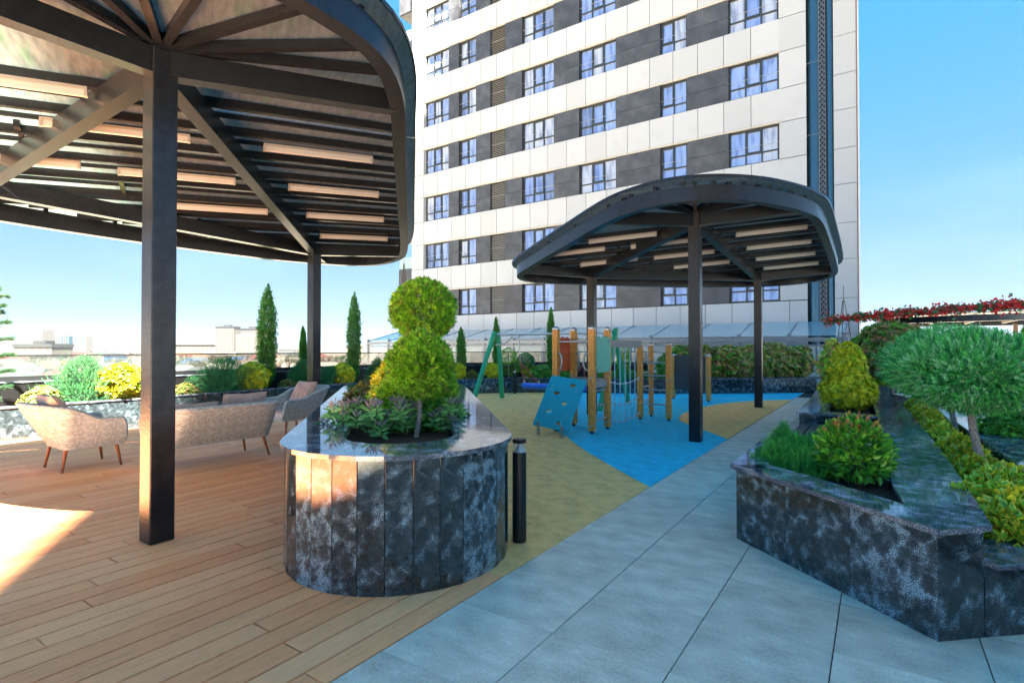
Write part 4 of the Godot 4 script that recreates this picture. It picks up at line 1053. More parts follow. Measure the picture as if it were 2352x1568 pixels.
func playground():
	var o := thing("play_tower", "timber play tower with blue climbing board, rope net and rung ladder", "playground set")
	var m: Mb
	var FL := Vector3(-4.86, 0, -8.66); var FR := Vector3(-4.16, 0, -8.70); var BR := Vector3(-4.16, 0, -9.36); var BL := Vector3(-4.86, 0, -9.36)
	for p in [FL, FR, BR, BL]: play_post(o, p.x, p.z, 1.83)
	for k in 5: box(o, "platform_board", Vector3(-4.51, 0.93, -8.72 - k * 0.145), Vector3(0.6, 0.035, 0.135), mat("play_grey", Color(0.3, 0.31, 0.32), 0.6) if k == 0 else M.play_grey)
	box(o, "platform_frame", Vector3(-4.51, 0.88, -8.66), Vector3(0.6, 0.08, 0.03), M.play_grey); box(o, "platform_frame", Vector3(-4.16, 0.86, -9.03), Vector3(0.03, 0.13, 0.56), M.play_grey)
	for h in [1.62]:
		m = Mb.new(); m.tube([FL + Vector3(0.05, h, 0.0), FR + Vector3(-0.05, h, 0.0)], 0.019, 8); made(o, "rail", m, M.galvanised)
	m = Mb.new(); m.tube([BL + Vector3(0.05, 1.62, 0), BR + Vector3(-0.05, 1.62, 0)], 0.019, 8); made(o, "rail", m, M.galvanised)
	# climbing board: five oblong holes, leaning to the front edge of the platform
	var bd := part(o, "climbing_board")
	var top := Vector3(-4.545, 0.97, -8.56); var bot := Vector3(-4.62, 0.14, -8.02)
	var up := (top - bot); var L := up.length(); up = up.normalized()
	var right := Vector3(1, 0, -0.08).normalized(); var nrm := right.cross(up).normalized(); right = up.cross(nrm)
	bd.transform = Transform3D(Basis(right, up, nrm), bot)
	var holes := [[0.13, 0.86], [-0.12, 0.67], [0.1, 0.49], [-0.13, 0.3], [0.13, 0.12]]
	var sheet := PackedVector2Array(); var hw := 0.345
	for c in [[-hw, 0.0, PI], [hw, 0.0, -PI / 2], [hw, L, 0.0], [-hw, L, PI / 2]]:
		for i in 5:
			var a: float = c[2] + (PI / 2) * i / 4
			sheet.append(Vector2(c[0] - signf(c[0]) * 0.03, c[1] + (0.03 if c[1] == 0.0 else -0.03)) + Vector2(cos(a), sin(a)) * 0.03)
	# cut the board into bands so each hole lies on a band boundary
	m = Mb.new()
	var cuts := [0.0, 0.2 * L, 0.4 * L, 0.58 * L, 0.77 * L, L]
	var bands := []
	for i in 5:
		var y0: float = 0.0 if i == 0 else (holes[5 - i][1] + holes[4 - i][1]) / 2 * L
		var y1: float = L if i == 4 else (holes[4 - i][1] + holes[3 - i][1]) / 2 * L
		bands.append([y0, y1, holes[4 - i]])
	for b in bands:
		var hc := Vector2(b[2][0], b[2][1] * L)
		var hole := PackedVector2Array()
		for i in 16:
			var a: float = TAU * i / 16; hole.append(hc + Vector2(cos(a) * 0.03 + signf(cos(a)) * 0.026, sin(a) * 0.034))
		for half in [[-1.0, hc.x], [hc.x, 1.0]]:
			var rect := PackedVector2Array([Vector2(half[0], b[0]), Vector2(half[1], b[0]), Vector2(half[1], b[1]), Vector2(half[0], b[1])])
			for s1 in Geometry2D.intersect_polygons(sheet, rect):
				for s2 in Geometry2D.clip_polygons(s1, hole):
					var idx := Geometry2D.triangulate_polygon(s2)
					for i in range(0, idx.size(), 3):
						var w := [s2[idx[i]], s2[idx[i + 1]], s2[idx[i + 2]]]
						if (w[1] - w[0]).cross(w[2] - w[0]) < 0: w.reverse()
						m.tri(Vector3(w[0].x, w[0].y, 0.012), Vector3(w[1].x, w[1].y, 0.012), Vector3(w[2].x, w[2].y, 0.012))
						m.tri(Vector3(w[0].x, w[0].y, -0.012), Vector3(w[2].x, w[2].y, -0.012), Vector3(w[1].x, w[1].y, -0.012))
		for i in 16:
			var a := hole[i]; var c := hole[(i + 1) % 16]
			m.quad(Vector3(a.x, a.y, 0.012), Vector3(c.x, c.y, 0.012), Vector3(c.x, c.y, -0.012), Vector3(a.x, a.y, -0.012))
	for i in sheet.size():
		var a := sheet[i]; var c := sheet[(i + 1) % sheet.size()]
		m.quad(Vector3(c.x, c.y, 0.012), Vector3(a.x, a.y, 0.012), Vector3(a.x, a.y, -0.012), Vector3(c.x, c.y, -0.012))
	made(bd, "board", m, M.play_teal)
	for q in [[-0.24, 0.74], [-0.24, 0.8], [0.24, 0.74], [0.24, 0.8], [-0.24, 0.22], [-0.24, 0.28], [0.24, 0.22], [0.24, 0.28]]: mi(bd, "bolt", cache["bolt"], M.galvanised, Vector3(q[0], q[1] * L, 0.012), Basis(Vector3.RIGHT, PI / 2).scaled(Vector3.ONE * 0.5))
	for s in [-0.22, 0.24]: box(o, "board_leg", bot + right * s + Vector3(0, -0.03, 0.02), Vector3(0.045, 0.23, 0.03), M.galvanised)
	# panels of the tower's cabin
	var pp := PackedVector2Array(); var w2 := 0.29
	for i in 13: pp.append(Vector2(-w2 + 2 * w2 * i / 12.0, 0.62 + 0.02 * cos(i * PI * 3 / 12.0 * 2 + PI) + 0.015 * sin(i * PI / 12.0)))
	var outl := PackedVector2Array([Vector2(-w2, 0.04), Vector2(-w2 + 0.04, 0.0), Vector2(w2 - 0.04, 0.0), Vector2(w2, 0.04)])
	for i in range(12, -1, -1): outl.append(pp[i])
	var flat := func(called: String, mt: Material, at: Vector3, turn: float):
		var q := Mb.new(); var ix := Geometry2D.triangulate_polygon(outl)
		for i in range(0, ix.size(), 3):
			var w := [outl[ix[i]], outl[ix[i + 1]], outl[ix[i + 2]]]
			if (w[1] - w[0]).cross(w[2] - w[0]) < 0: w.reverse()
			q.tri(Vector3(w[0].x, w[0].y, 0.009), Vector3(w[1].x, w[1].y, 0.009), Vector3(w[2].x, w[2].y, 0.009)); q.tri(Vector3(w[0].x, w[0].y, -0.009), Vector3(w[2].x, w[2].y, -0.009), Vector3(w[1].x, w[1].y, -0.009))
		for i in outl.size():
			var a := outl[i]; var c := outl[(i + 1) % outl.size()]
			q.quad(Vector3(c.x, c.y, 0.009), Vector3(a.x, a.y, 0.009), Vector3(a.x, a.y, -0.009), Vector3(c.x, c.y, -0.009))
		var node := mi(o, called, q.done(), mt, at, Basis(Vector3.UP, turn))
		return node
	flat.call("cabin_panel", M.play_green, Vector3(-4.09, 1.07, -9.03), PI / 2)
	flat.call("cabin_panel", M.play_red, Vector3(-4.92, 1.07, -9.01), PI / 2)
	for q in [[-0.24, 0.06], [0.24, 0.06], [-0.24, 0.55], [0.24, 0.55]]: bolt(o, Vector3(-4.08, 1.07 + q[1], -9.03 + q[0]), Vector3.RIGHT)
	# grab handles
	for p in [FL + Vector3(0.07, 0, 0.02), FR + Vector3(-0.07, 0, 0.02), BL + Vector3(0.07, 0, 0.03), BR + Vector3(-0.07, 0, 0.03)]:
		var s := 1.0 if p.x < -4.5 else -1.0
		m = Mb.new(); m.tube(smooth([p + Vector3(-0.015 * s, 1.42, 0), p + Vector3(0.05 * s, 1.38, 0.02), p + Vector3(0.075 * s, 1.26, 0.03), p + Vector3(0.05 * s, 1.14, 0.02), p + Vector3(-0.015 * s, 1.1, 0)], 4, false), 0.016, 8); made(o, "grab_handle", m, M.galvanised)
	# rungs on the right side of the tower
	for y in [0.22, 0.48, 0.74]:
		m = Mb.new(); m.tube([FR + Vector3(0.0, y, -0.05), BR + Vector3(0.0, y, 0.05)], 0.017, 8); made(o, "rung", m, M.galvanised)
	# net side: far post, top plank, ropes
	var N1 := Vector3(-4.16, 0, -11.03); var N2 := Vector3(-4.13, 0, -11.62); var N3 := Vector3(-3.57, 0, -11.1)
	play_post(o, N1.x, N1.z, 1.56); play_post(o, N2.x, N2.z, 1.56, 0.3); play_post(o, N3.x, N3.z, 1.56, 0.1)
	m = Mb.new(); m.beam(BR + Vector3(0.02, 1.52, -0.05), N1 + Vector3(0.02, 1.52, -0.02), 0.05, 0.14); made(o, "top_plank", m, M.play_grey)
	var net := part(o, "rope_net")
	var sag := func(t: float, y: float) -> Vector3: return BR.lerp(N1, t) + Vector3(0, y - 0.16 * sin(PI * (t * 0.75 + 0.0)) * 0.0 - 0.1 * (1.0 - pow(2.0 * t - 1.0, 2.0)) * (1.0 if y < 1.0 else 0.0), 0)
	for k in 5:
		var t: float = 0.2 + k * 0.155
		m = Mb.new(); m.tube([sag.call(t, 1.52), sag.call(t, 1.28), sag.call(t + 0.006, 0.8), sag.call(t, 0.45), sag.call(t - 0.01, 0.16)], 0.011, 6); made(net, "rope", m, M.rope_blue)
		for s in [-1, 1]:
			m = Mb.new(); m.tube([sag.call(t - 0.02 * s, 1.52), sag.call(t, 1.38)], 0.008, 5); made(net, "hook", m, M.galvanised)
	for y in [0.9, 0.5, 0.16]:
		var pts := []
		for k in 9: pts.append(sag.call(k / 8.0, y))
		m = Mb.new(); m.tube(pts, 0.011, 6); made(net, "rope", m, M.rope_blue)
		for k in 5: m = Mb.new(); m.disc_prism(sag.call(0.2 + k * 0.155, 0), 0.02, sag.call(0.2 + k * 0.155, y).y - 0.02, sag.call(0.2 + k * 0.155, y).y + 0.02, 8); made(net, "knot", m, M.galvanised)
	for y in [0.35, 0.65, 0.95, 1.22]:
		m = Mb.new(); m.tube([N1 + Vector3(0.05, y - 0.02, 0), N3 + Vector3(-0.05, y - 0.02, 0)], 0.018, 8); made(o, "rung", m, M.galvanised)
		m = Mb.new(); m.tube([N1 + Vector3(0.03, y + 0.03, -0.03), N2 + Vector3(0, y + 0.03, 0.05)], 0.018, 8); made(o, "rung", m, M.galvanised)
	m = Mb.new(); m.tube([N2 + Vector3(0.05, 1.42, 0), N3 + Vector3(-0.05, 1.42, 0)], 0.018, 8); made(o, "rung", m, M.galvanised)
	# --- brown play board on two posts
	var b := thing("play_board", "dark brown play board held between two short timber posts", "playground board")
	var A := Vector3(-5.02, 0, -16.05); var B := Vector3(-3.92, 0, -15.68)
	var tn := atan2(-(B - A).z, (B - A).x)
	play_post(b, A.x, A.z, 1.27, tn); play_post(b, B.x, B.z, 1.27, tn)
	box(b, "board", (A + B) / 2 + Vector3(0, 0.79, 0), Vector3((B - A).length() - 0.1, 1.0, 0.04), M.brown_board, tn, 0.01)
	# --- swing
	var s := thing("swing_frame", "green swing frame with steel crossbar and a blue log seat on red ropes", "swing")
	var T0 := Vector3(-9.42, 1.9, -13.15); var T1 := Vector3(-5.75, 1.9, -13.0)
	m = Mb.new(); m.tube([T0, T1], 0.032, 10); made(s, "crossbar", m, M.galvanised)
	for q in [[Vector3(-9.47, 0, -12.07), Vector3(-9.43, 1.97, -13.1)], [Vector3(-9.4, 0, -13.45), Vector3(-9.42, 1.97, -13.22)], [Vector3(-5.3, 0, -11.95), Vector3(-5.73, 1.97, -12.95)], [Vector3(-5.5, 0, -14.0), Vector3(-5.73, 1.97, -13.05)]]:
		m = Mb.new(); var d: Vector3 = (q[1] - q[0]).normalized(); var side := d.cross(Vector3.RIGHT).normalized()
		var bas := Basis(Vector3.RIGHT, d, Vector3.RIGHT.cross(d)).orthonormalized()
		m.box((q[0] + q[1]) / 2, Vector3(0.1, (q[1] - q[0]).length(), 0.1), bas); made(s, "leg", m, M.swing_green)
	m = Mb.new(); m.tube(smooth([T0 + Vector3(0.05, -0.3, 0.1), T0 + Vector3(0.3, -0.27, 0.05), T0 + Vector3(0.48, -0.15, 0.0), T0 + Vector3(0.6, -0.02, 0)], 4, false), 0.022, 8); made(s, "brace", m, M.galvanised)
	var s0 := Vector3(-8.55, 0.42, -13.25); var s1 := Vector3(-6.45, 0.42, -13.15)
	m = Mb.new(); m.tube([s0, s0 + Vector3(0.02, 0, 0), s1 - Vector3(0.02, 0, 0), s1], [0.06, 0.085, 0.085, 0.06], 14); made(s, "log_seat", m, M.seat_blue)
	for e in [[s0, 1.0], [s1, -1.0]]:
		var hang: Vector3 = Vector3(e[0].x + 0.0 * e[1], 1.86, lerpf(T0.z, T1.z, 0.5))
		var knot := hang + Vector3(0.03 * e[1], -0.75, 0)
		m = Mb.new(); m.tube([hang, knot], 0.012, 6); made(s, "chain", m, M.galvanised)
		for dx in [0.06, 0.55]:
			m = Mb.new(); m.tube([knot, e[0] + Vector3(dx * e[1], 0.08, 0)], 0.013, 6); made(s, "rope", m, M.rope_red)
			m = Mb.new(); m.disc_prism(e[0] + Vector3(dx * e[1], 0, 0), 0.03, 0.5, 0.58, 8); made(s, "shackle", m, M.galvanised)

# ------------------------------------------------------------------ furniture
func cushion(at: Vector3, b: Basis, w: float, h: float, t: float, label: String, group: String, called := "cushion"):
	var o := thing(called, label, "cushion", at, 0, group)
	o.transform = Transform3D(b, at)
	var P := []; var n := 20
	var wr := noise(rng.randi_range(0, 999), 3.5, 3)
	for i in n + 1:
		var u: float = -1.0 + 2.0 * i / n; var row := []
		for j in n + 1:
			var v: float = -1.0 + 2.0 * j / n
			var pin: float = 1.0 - 0.06 * (1.0 - absf(v)) * 0.0
			row.append([u, v])
		P.append(row)
	var m := Mb.new()
	for side in [1.0, -1.0]:
		var G := []
		for i in n + 1:
			var row := []
			for j in n + 1:
				var u: float = P[i][j][0]; var v: float = P[i][j][1]
				var e: float = pow(maxf(0.0, (1.0 - pow(absf(u), 3.2)) * (1.0 - pow(absf(v), 3.2))), 0.45)
				var x: float = u * w / 2 * (1.0 - 0.07 * pow(1.0 - absf(v), 1.5) * absf(u) * 1.0); var y: float = v * h / 2 * (1.0 - 0.07 * pow(1.0 - absf(u), 1.5) * absf(v))
				var wz: float = wr.get_noise_2d(u * 0.6 + side * 3.0, v * 0.6) * 0.028 * e
				row.append(Vector3(x, y, side * (t / 2 * e + 0.004) + wz))
			G.append(row)
		m.grid(G, false, false, side > 0, 0.03, 0.03)
	var c := made(o, "cover", m, M.cushion)
	m = Mb.new(); var pts := []
	for i in range(0, n + 1): pts.append([P[i][0][0], -1.0])
	for k in [[-1, -1], [1, -1], [1, 1], [-1, 1], [-1, -1]]: pass
	var ed := []
	for i in 33:
		var a: float = TAU * i / 32 + 0.0
		var cx := clampf(cos(a) * 1.4142, -1, 1); var cy := clampf(sin(a) * 1.4142, -1, 1)
		ed.append(Vector3(cx * w / 2 * (1.0 - 0.07 * pow(1.0 - absf(cy), 1.5) * absf(cx)), cy * h / 2 * (1.0 - 0.07 * pow(1.0 - absf(cx), 1.5) * absf(cy)), 0))
	m.tube(ed, 0.006, 6, false); made(o, "piping", m, M.cushion)
	return o

func wicker_seat(o: Node3D, w: float, d: float, backh: float, armh: float):
	# a woven tub: faces -z, backrest at +z. Outline walked from front left, round the back, to front right
	var pl := []
	var r := 0.16
	var hw := w / 2; var hd := d / 2
	for k in 6: pl.append([Vector2(-hw, -hd + (d - r) * k / 5.0), 0.0, k / 5.0])
	for k in range(1, 6):
		var a: float = PI / 2 * k / 6.0
		pl.append([Vector2(-hw + r - r * cos(a), hd - r + r * sin(a)), k / 6.0, 1.0])
	var nb := maxi(4, int(w / 0.15))
	for k in nb + 1: pl.append([Vector2(-hw + r + (w - 2 * r) * k / nb, hd), 1.0, 1.0])
	for k in range(1, 6):
		var a: float = PI / 2 * (1.0 - k / 6.0)
		pl.append([Vector2(hw - r + r * cos(a), hd - r + r * sin(a)), 1.0 - k / 6.0, 1.0])
	for k in 6: pl.append([Vector2(hw, hd - r - (d - r) * k / 5.0), 0.0, 1.0 - k / 5.0])
	var y0 := 0.27; var th := 0.05
	var cols := []
	for p in pl:
		var back: float = p[1]; var along: float = p[2]
		var yt: float = armh + 0.02 * along
		if along > 0.55 and back < 1.0: yt = lerpf(yt, backh, smoothstep(0.62, 1.0, along) * (0.55 + 0.45 * back))
		if back >= 1.0: yt = backh
		var out: Vector2 = Vector2(p[0].x / hw, 0.0) * (1.0 - back) + Vector2(0, 1) * back
		var lean: float = 0.03 * (1 - back) + 0.27 * back
		cols.append([p[0], yt, out, lean, along])
	var outer := []; var inner := []
	for c in cols:
		var q: Vector2 = c[0]
		var ro := []; var ri := []
		for k in 9:
			var f: float = k / 8.0; var y: float = lerpf(y0, c[1], f)
			# front ends of the arms round over
			var z_in: float = 0.0
			if c[4] < 0.01: z_in = 0.05 * pow(f, 4.0)
			var pull: float = -0.05 * pow(1.0 - f, 2.0)
			var ofs: Vector2 = c[2] * (c[3] * f + pull)
			ro.append(Vector3(q.x + ofs.x, y, q.y + ofs.y + z_in))
			var io: Vector2 = ofs - c[2] * th
			ri.append(Vector3(q.x + io.x, maxf(y, 0.36), q.y + io.y + z_in))
		outer.append(ro); inner.append(ri)
	var m := Mb.new(); m.grid(outer, false, false, false); made(o, "woven_shell", m, M.wicker)
	m = Mb.new(); m.grid(inner, false, false, true); made(o, "woven_lining", m, M.wicker)
	# rolled rim along the top edge and down the arm fronts
	var rim := []
	for f in [0, 3, 6]: rim.append((outer[0][f] + inner[0][f]) / 2)
	for i in cols.size(): rim.append((outer[i][8] + inner[i][8]) / 2)
	for f in [6, 3, 0]: rim.append((outer[-1][f] + inner[-1][f]) / 2)
	m = Mb.new(); m.tube(smooth(rim, 2, false), 0.03, 8); made(o, "rolled_rim", m, M.wicker)
	# base box: front apron and underside
	m = Mb.new(); m.box(Vector3(0, 0.325, -0.01), Vector3(w - 0.13, 0.12, d - 0.14)); made(o, "seat_base", m, M.wicker)
	m = Mb.new(); m.box(Vector3(0, 0.385, -0.02), Vector3(w - 0.16, 0.06, d - 0.2)); made(o, "seat_pad", m, M.cushion)
	var tag := Mb.new(); tag.disc_prism(Vector3.ZERO, 0.035, -0.003, 0.003, 12)
	mi(o, "maker_tag", tag.done(), M.leg_wood, Vector3(0.0, 0.34, hd - 0.025), Basis(Vector3.RIGHT, PI / 2 - 0.3).scaled(Vector3(1.0, 0.6, 0.6)))
func seat_legs(o: Node3D, xs: Array, zs: Array):
	for x in xs:
		for z in zs:
			var m := Mb.new(); m.tube([Vector3(x, 0.29, z), Vector3(x * 1.12, 0.0, z * 1.18)], [0.022, 0.014], 8); made(o, "leg", m, M.leg_wood)

func furniture():
	rng.seed = 12
	var c := thing("wicker_armchair", "grey wicker armchair with brown cushion, alone by the sunlit deck", "armchair", Vector3(-8.42, 0, -2.70), 0.0, "wicker lounge seats")
	wicker_seat(c, 0.74, 0.68, 0.82, 0.6); seat_legs(c, [-0.27, 0.27], [-0.26, 0.26])
	cushion(Vector3(-8.36, 0.72, -2.42), Basis(Vector3.RIGHT, 0.6), 0.52, 0.5, 0.17, "brown cushion leaning in the armchair by the sunlit deck", "brown seat cushions")
	var c2 := thing("wicker_armchair", "grey wicker armchair with brown cushion at the far end of the sofa", "armchair", Vector3(-8.55, 0, -5.75), PI, "wicker lounge seats")
	wicker_seat(c2, 0.74, 0.74, 0.8, 0.6); seat_legs(c2, [-0.27, 0.27], [-0.27, 0.27])
	cushion(Vector3(-8.52, 0.69, -5.95), Basis(Vector3.RIGHT, -0.5), 0.52, 0.48, 0.15, "brown cushion standing in the armchair behind the sofa", "brown seat cushions")
	var s := thing("wicker_sofa", "long grey wicker sofa with brown cushions, its back to the planter", "sofa", Vector3(-7.42, 0, -3.79), PI / 2, "wicker lounge seats")
	wicker_seat(s, 1.43, 0.7, 0.76, 0.6); seat_legs(s, [-0.58, 0.58], [-0.26, 0.26])
	cushion(Vector3(-7.2, 0.68, -4.1), Basis(Vector3.UP, PI / 2) * Basis(Vector3.RIGHT, 0.35), 0.6, 0.45, 0.15, "brown cushion at the far end of the wicker sofa", "brown seat cushions")
	cushion(Vector3(-7.2, 0.62, -3.42), Basis(Vector3.UP, PI / 2) * Basis(Vector3.RIGHT, 0.35), 0.62, 0.4, 0.15, "brown cushion along the middle of the wicker sofa", "brown seat cushions")
	# bollard lights
	for b in [[-2.32, -3.55, "black bollard light with clear lens beside the rounded planter"], [-10.02, -15.05, "small black bollard light at the bend of the planting bed"]]:
		var o := thing("bollard_light", b[2], "bollard light", Vector3(b[0], 0, b[1]))
		var m := Mb.new(); m.lathe([Vector2(0.052, 0.0), Vector2(0.054, 0.004), Vector2(0.054, 0.69), Vector2(0.05, 0.695), Vector2(0.0, 0.695)], Vector3.ZERO, 24); made(o, "column", m, M.black_metal)
		m = Mb.new(); m.lathe([Vector2(0.05, 0.695), Vector2(0.034, 0.712), Vector2(0.014, 0.745), Vector2(0.01, 0.765)], Vector3.ZERO, 20); made(o, "reflector", m, M.galvanised)
		m = Mb.new(); m.lathe([Vector2(0.051, 0.695), Vector2(0.051, 0.765)], Vector3.ZERO, 20); made(o, "lens", m, M.clear_glass)
		m = Mb.new(); m.lathe([Vector2(0.0, 0.764), Vector2(0.054, 0.765), Vector2(0.055, 0.79), Vector2(0.05, 0.797), Vector2(0.0, 0.8)], Vector3.ZERO, 24); made(o, "cap", m, M.black_metal)

# ------------------------------------------------------------------ plants
func leaf_mesh(kind: String) -> ArrayMesh:
	if cache.has("leaf_" + kind): return cache["leaf_" + kind]
	var r := RandomNumberGenerator.new(); r.seed = 17
	var m := Mb.new(); var col := PackedColorArray()
	var blade := func(base: Vector3, tip: Vector3, side: Vector3, w: float):
		var mid := base.lerp(tip, 0.5)
		m.tri(base, mid + side * w, tip); m.tri(base, tip, mid - side * w)
	var broad := func(base: Vector3, dir: Vector3, side: Vector3, len: float, w: float):
		var nn := side.cross(dir).normalized()
		var a := base + dir * len * 0.3; var b := base + dir * len * 0.66 - nn * len * 0.03; var tip := base + dir * len - nn * len * 0.1
		var al := a + side * w * 0.85 + nn * w * 0.3; var ar := a - side * w * 0.85 + nn * w * 0.3
		var bl := b + side * w * 0.8 + nn * w * 0.28; var br := b - side * w * 0.8 + nn * w * 0.28
		m.tri(base, al, a); m.tri(base, a, ar); m.quad(a, al, bl, b); m.quad(a, b, br, ar); m.tri(b, bl, tip); m.tri(b, tip, br)
	match kind:
		"spray":
			for i in 9:
				var t: float = (i - 4) / 4.0
				var b := Vector3(0, 0.1 + 0.35 * (1.0 - absf(t)), 0)
				blade.call(b, b + Vector3(sin(t * 1.0) * 0.55, cos(t * 1.0) * 0.55, r.randf_range(-0.16, 0.16)), Vector3(0.6, 0, 0.8).normalized() if i % 2 else Vector3.RIGHT, 0.05)
		"tuft":
			for i in 11:
				var d := Vector3(r.randf_range(-1, 1), r.randf_range(0.25, 1.2), r.randf_range(-1, 1)).normalized()
				var s := d.cross(Vector3(r.randf() - 0.5, r.randf() - 0.5, r.randf() - 0.5)).normalized()
				var b := d * r.randf_range(0.0, 0.25)
				blade.call(b, b + d * r.randf_range(0.6, 1.0), s, 0.04)
		"plume":       # long feathery shoot with needles up its length
			for i in 16:
				var y: float = i / 16.0 * 0.8; var a: float = i * 2.4
				var d := Vector3(cos(a) * 0.5, 0.75, sin(a) * 0.5).normalized()
				blade.call(Vector3(0, y, 0), Vector3(0, y, 0) + d * (0.3 - 0.1 * y), d.cross(Vector3.UP).normalized(), 0.026)
		"broad":
			broad.call(Vector3.ZERO, Vector3.UP, Vector3.RIGHT, 1.0, 0.26)
		"rosette":
			for i in 6:
				var a: float = i * TAU / 6 + r.randf() * 0.4; var d := Vector3(cos(a), r.randf_range(0.5, 1.1), sin(a)).normalized()
				broad.call(Vector3.ZERO, d, d.cross(Vector3.UP).normalized(), r.randf_range(0.7, 1.0), 0.2)
		"sage":
			broad.call(Vector3.ZERO, Vector3.UP, Vector3.RIGHT, 1.0, 0.17)
		"petal":
			for i in 4:
				var a: float = i * TAU / 4; var d := Vector3(cos(a), 0.7, sin(a)).normalized()
				broad.call(Vector3.ZERO, d, d.cross(Vector3.UP).normalized(), 0.9, 0.35)
		"margin":      # green leaf with a yellow margin
			for i in 3:
				var a: float = i * TAU / 3 + 0.4; var d := Vector3(cos(a) * 0.8, 0.8, sin(a) * 0.8).normalized(); var s := d.cross(Vector3.UP).normalized(); var up := s.cross(d)
				for q in [[0.3, 0.0, Color(0.11, 0.40, 0.03)], [0.3, 0.6, Color(0.78, 0.74, 0.07)]]:
					var w0: float = q[0] * 0.62 if q[1] == 0.0 else q[0]
					var n0 := m.v.size()
					var lift: float = 0.012 if q[1] == 0.0 else 0.0
					var b := up * lift
					m.tri(b, b + d * 0.45 + s * w0, b + d * (1.0 if q[1] > 0.0 else 0.88)); m.tri(b, b + d * (1.0 if q[1] > 0.0 else 0.88), b + d * 0.45 - s * w0)
					for k in m.v.size() - n0: col.append(q[2])
	if col.size() == m.v.size() and col.size() > 0:
		var a := []; a.resize(Mesh.ARRAY_MAX); a[Mesh.ARRAY_VERTEX] = m.v; a[Mesh.ARRAY_NORMAL] = m.n; a[Mesh.ARRAY_TEX_UV] = m.t; a[Mesh.ARRAY_COLOR] = col
		var am := ArrayMesh.new(); am.add_surface_from_arrays(Mesh.PRIMITIVE_TRIANGLES, a); cache["leaf_" + kind] = am
	else: cache["leaf_" + kind] = m.done()
	return cache["leaf_" + kind]

func foliage(parent: Node, called: String, mesh: Mesh, xs: Array, cs: Array, mt: Material):
	var mm := MultiMesh.new(); mm.transform_format = MultiMesh.TRANSFORM_3D; mm.use_colors = true; mm.mesh = mesh
	mm.instance_count = xs.size()
	for i in xs.size(): mm.set_instance_transform(i, xs[i]); mm.set_instance_color(i, cs[i])
	var o := MultiMeshInstance3D.new(); o.name = called; o.multimesh = mm; o.material_override = mt
	parent.add_child(o, true); o.set_meta("kind", "stuff")
	return o
func aim(dir: Vector3, spin: float) -> Basis:
	var y := dir.normalized(); var x := y.cross(Vector3.FORWARD if absf(y.z) < 0.9 else Vector3.RIGHT).normalized()
	return Basis(x, y, x.cross(y)).rotated(y, spin)
func pick(cols: Array) -> Color:
	var c: Color = cols[rng.randi_range(0, cols.size() - 1)]
	return c * rng.randf_range(0.72, 1.3)
# a crown as a body of revolution: prof = radii from bottom to top, at = its lowest point
func crown(parent: Node, called: String, at: Vector3, h: float, prof: Array, n: int, kind: String, size: float, cols: Array, mt: Material, shell := 0.3, wob := 0.12, outward := 0.8, up := 0.4, lean := Vector3.ZERO, clump := 1.6):
	var xs := []; var cs := []
	var nz := noise(rng.randi_range(0, 9999), 1.0, 2)
	var mx := 0.0
	for p in prof: mx = maxf(mx, p)
	var tries := 0
	while xs.size() < n and tries < n * 6:
		tries += 1
		var t := rng.randf(); var f: float = t * (prof.size() - 1); var i := mini(int(f), prof.size() - 2)
		var r: float = lerpf(prof[i], prof[i + 1], f - i); var slope: float = (prof[i + 1] - prof[i]) * (prof.size() - 1) / maxf(h, 0.01)
		if rng.randf() > (r + 0.04 * mx) / (mx * 1.04): continue
		var a := rng.randf() * TAU
		var dirn := Vector3(cos(a), 0, sin(a))
		var nv := nz.get_noise_3d(cos(a) * clump, t * h / mx * clump, sin(a) * clump)
		var rr: float = r * (1.0 + wob * 2.2 * nv) * (1.0 - shell * pow(rng.randf(), 1.7))
		var p := at + Vector3(0, t * h, 0) + dirn * rr + lean * t * t
		var nrm := (dirn - Vector3.UP * slope).normalized()
		if t > 0.97: nrm = Vector3.UP
		var d := nrm * outward + Vector3.UP * up + Vector3(rng.randf_range(-1, 1), rng.randf_range(-1, 1), rng.randf_range(-1, 1)) * 0.55
		xs.append(Transform3D(aim(d, rng.randf() * TAU).scaled(Vector3.ONE * size * rng.randf_range(0.7, 1.25)), p)); cs.append(pick(cols))
	foliage(parent, called, leaf_mesh(kind), xs, cs, mt)
const BALL := [0.05, 0.55, 0.78, 0.92, 0.99, 1.0, 0.97, 0.89, 0.75, 0.52, 0.04]
func scaled(p: Array, k: float) -> Array: return p.map(func(q): return q * k)
const YEL_SHADE := [Color(0.8, 0.76, 0.025), Color(0.7, 0.72, 0.025), Color(0.9, 0.8, 0.05), Color(0.38, 0.56, 0.025)]      # golden leaves in shade, brightened to offset the missing light
const YEL_SUN := [Color(0.298, 0.292, 0.009), Color(0.241, 0.286, 0.009), Color(0.312, 0.292, 0.018), Color(0.114, 0.210, 0.009)]  # same golden leaves in direct sun, darkened to hold down the glare
const GRN := [Color(0.091, 0.329, 0.031), Color(0.146, 0.463, 0.039), Color(0.064, 0.232, 0.031)]
const JUN := [Color(0.064, 0.290, 0.117), Color(0.091, 0.386, 0.125), Color(0.046, 0.193, 0.086)]
const CYP := [Color(0.055, 0.309, 0.039), Color(0.081, 0.406, 0.047), Color(0.036, 0.193, 0.031), Color(0.164, 0.270, 0.062)]
const THU := [Color(0.24, 0.58, 0.04), Color(0.34, 0.70, 0.045), Color(0.13, 0.40, 0.03), Color(0.45, 0.74, 0.06), Color(0.07, 0.25, 0.02), Color(0.3, 0.64, 0.04), Color(0.19, 0.48, 0.03), Color(0.24, 0.24, 0.08)]
const BRO := [Color(0.200, 0.309, 0.062), Color(0.291, 0.290, 0.078), Color(0.127, 0.251, 0.047), Color(0.255, 0.154, 0.078)]
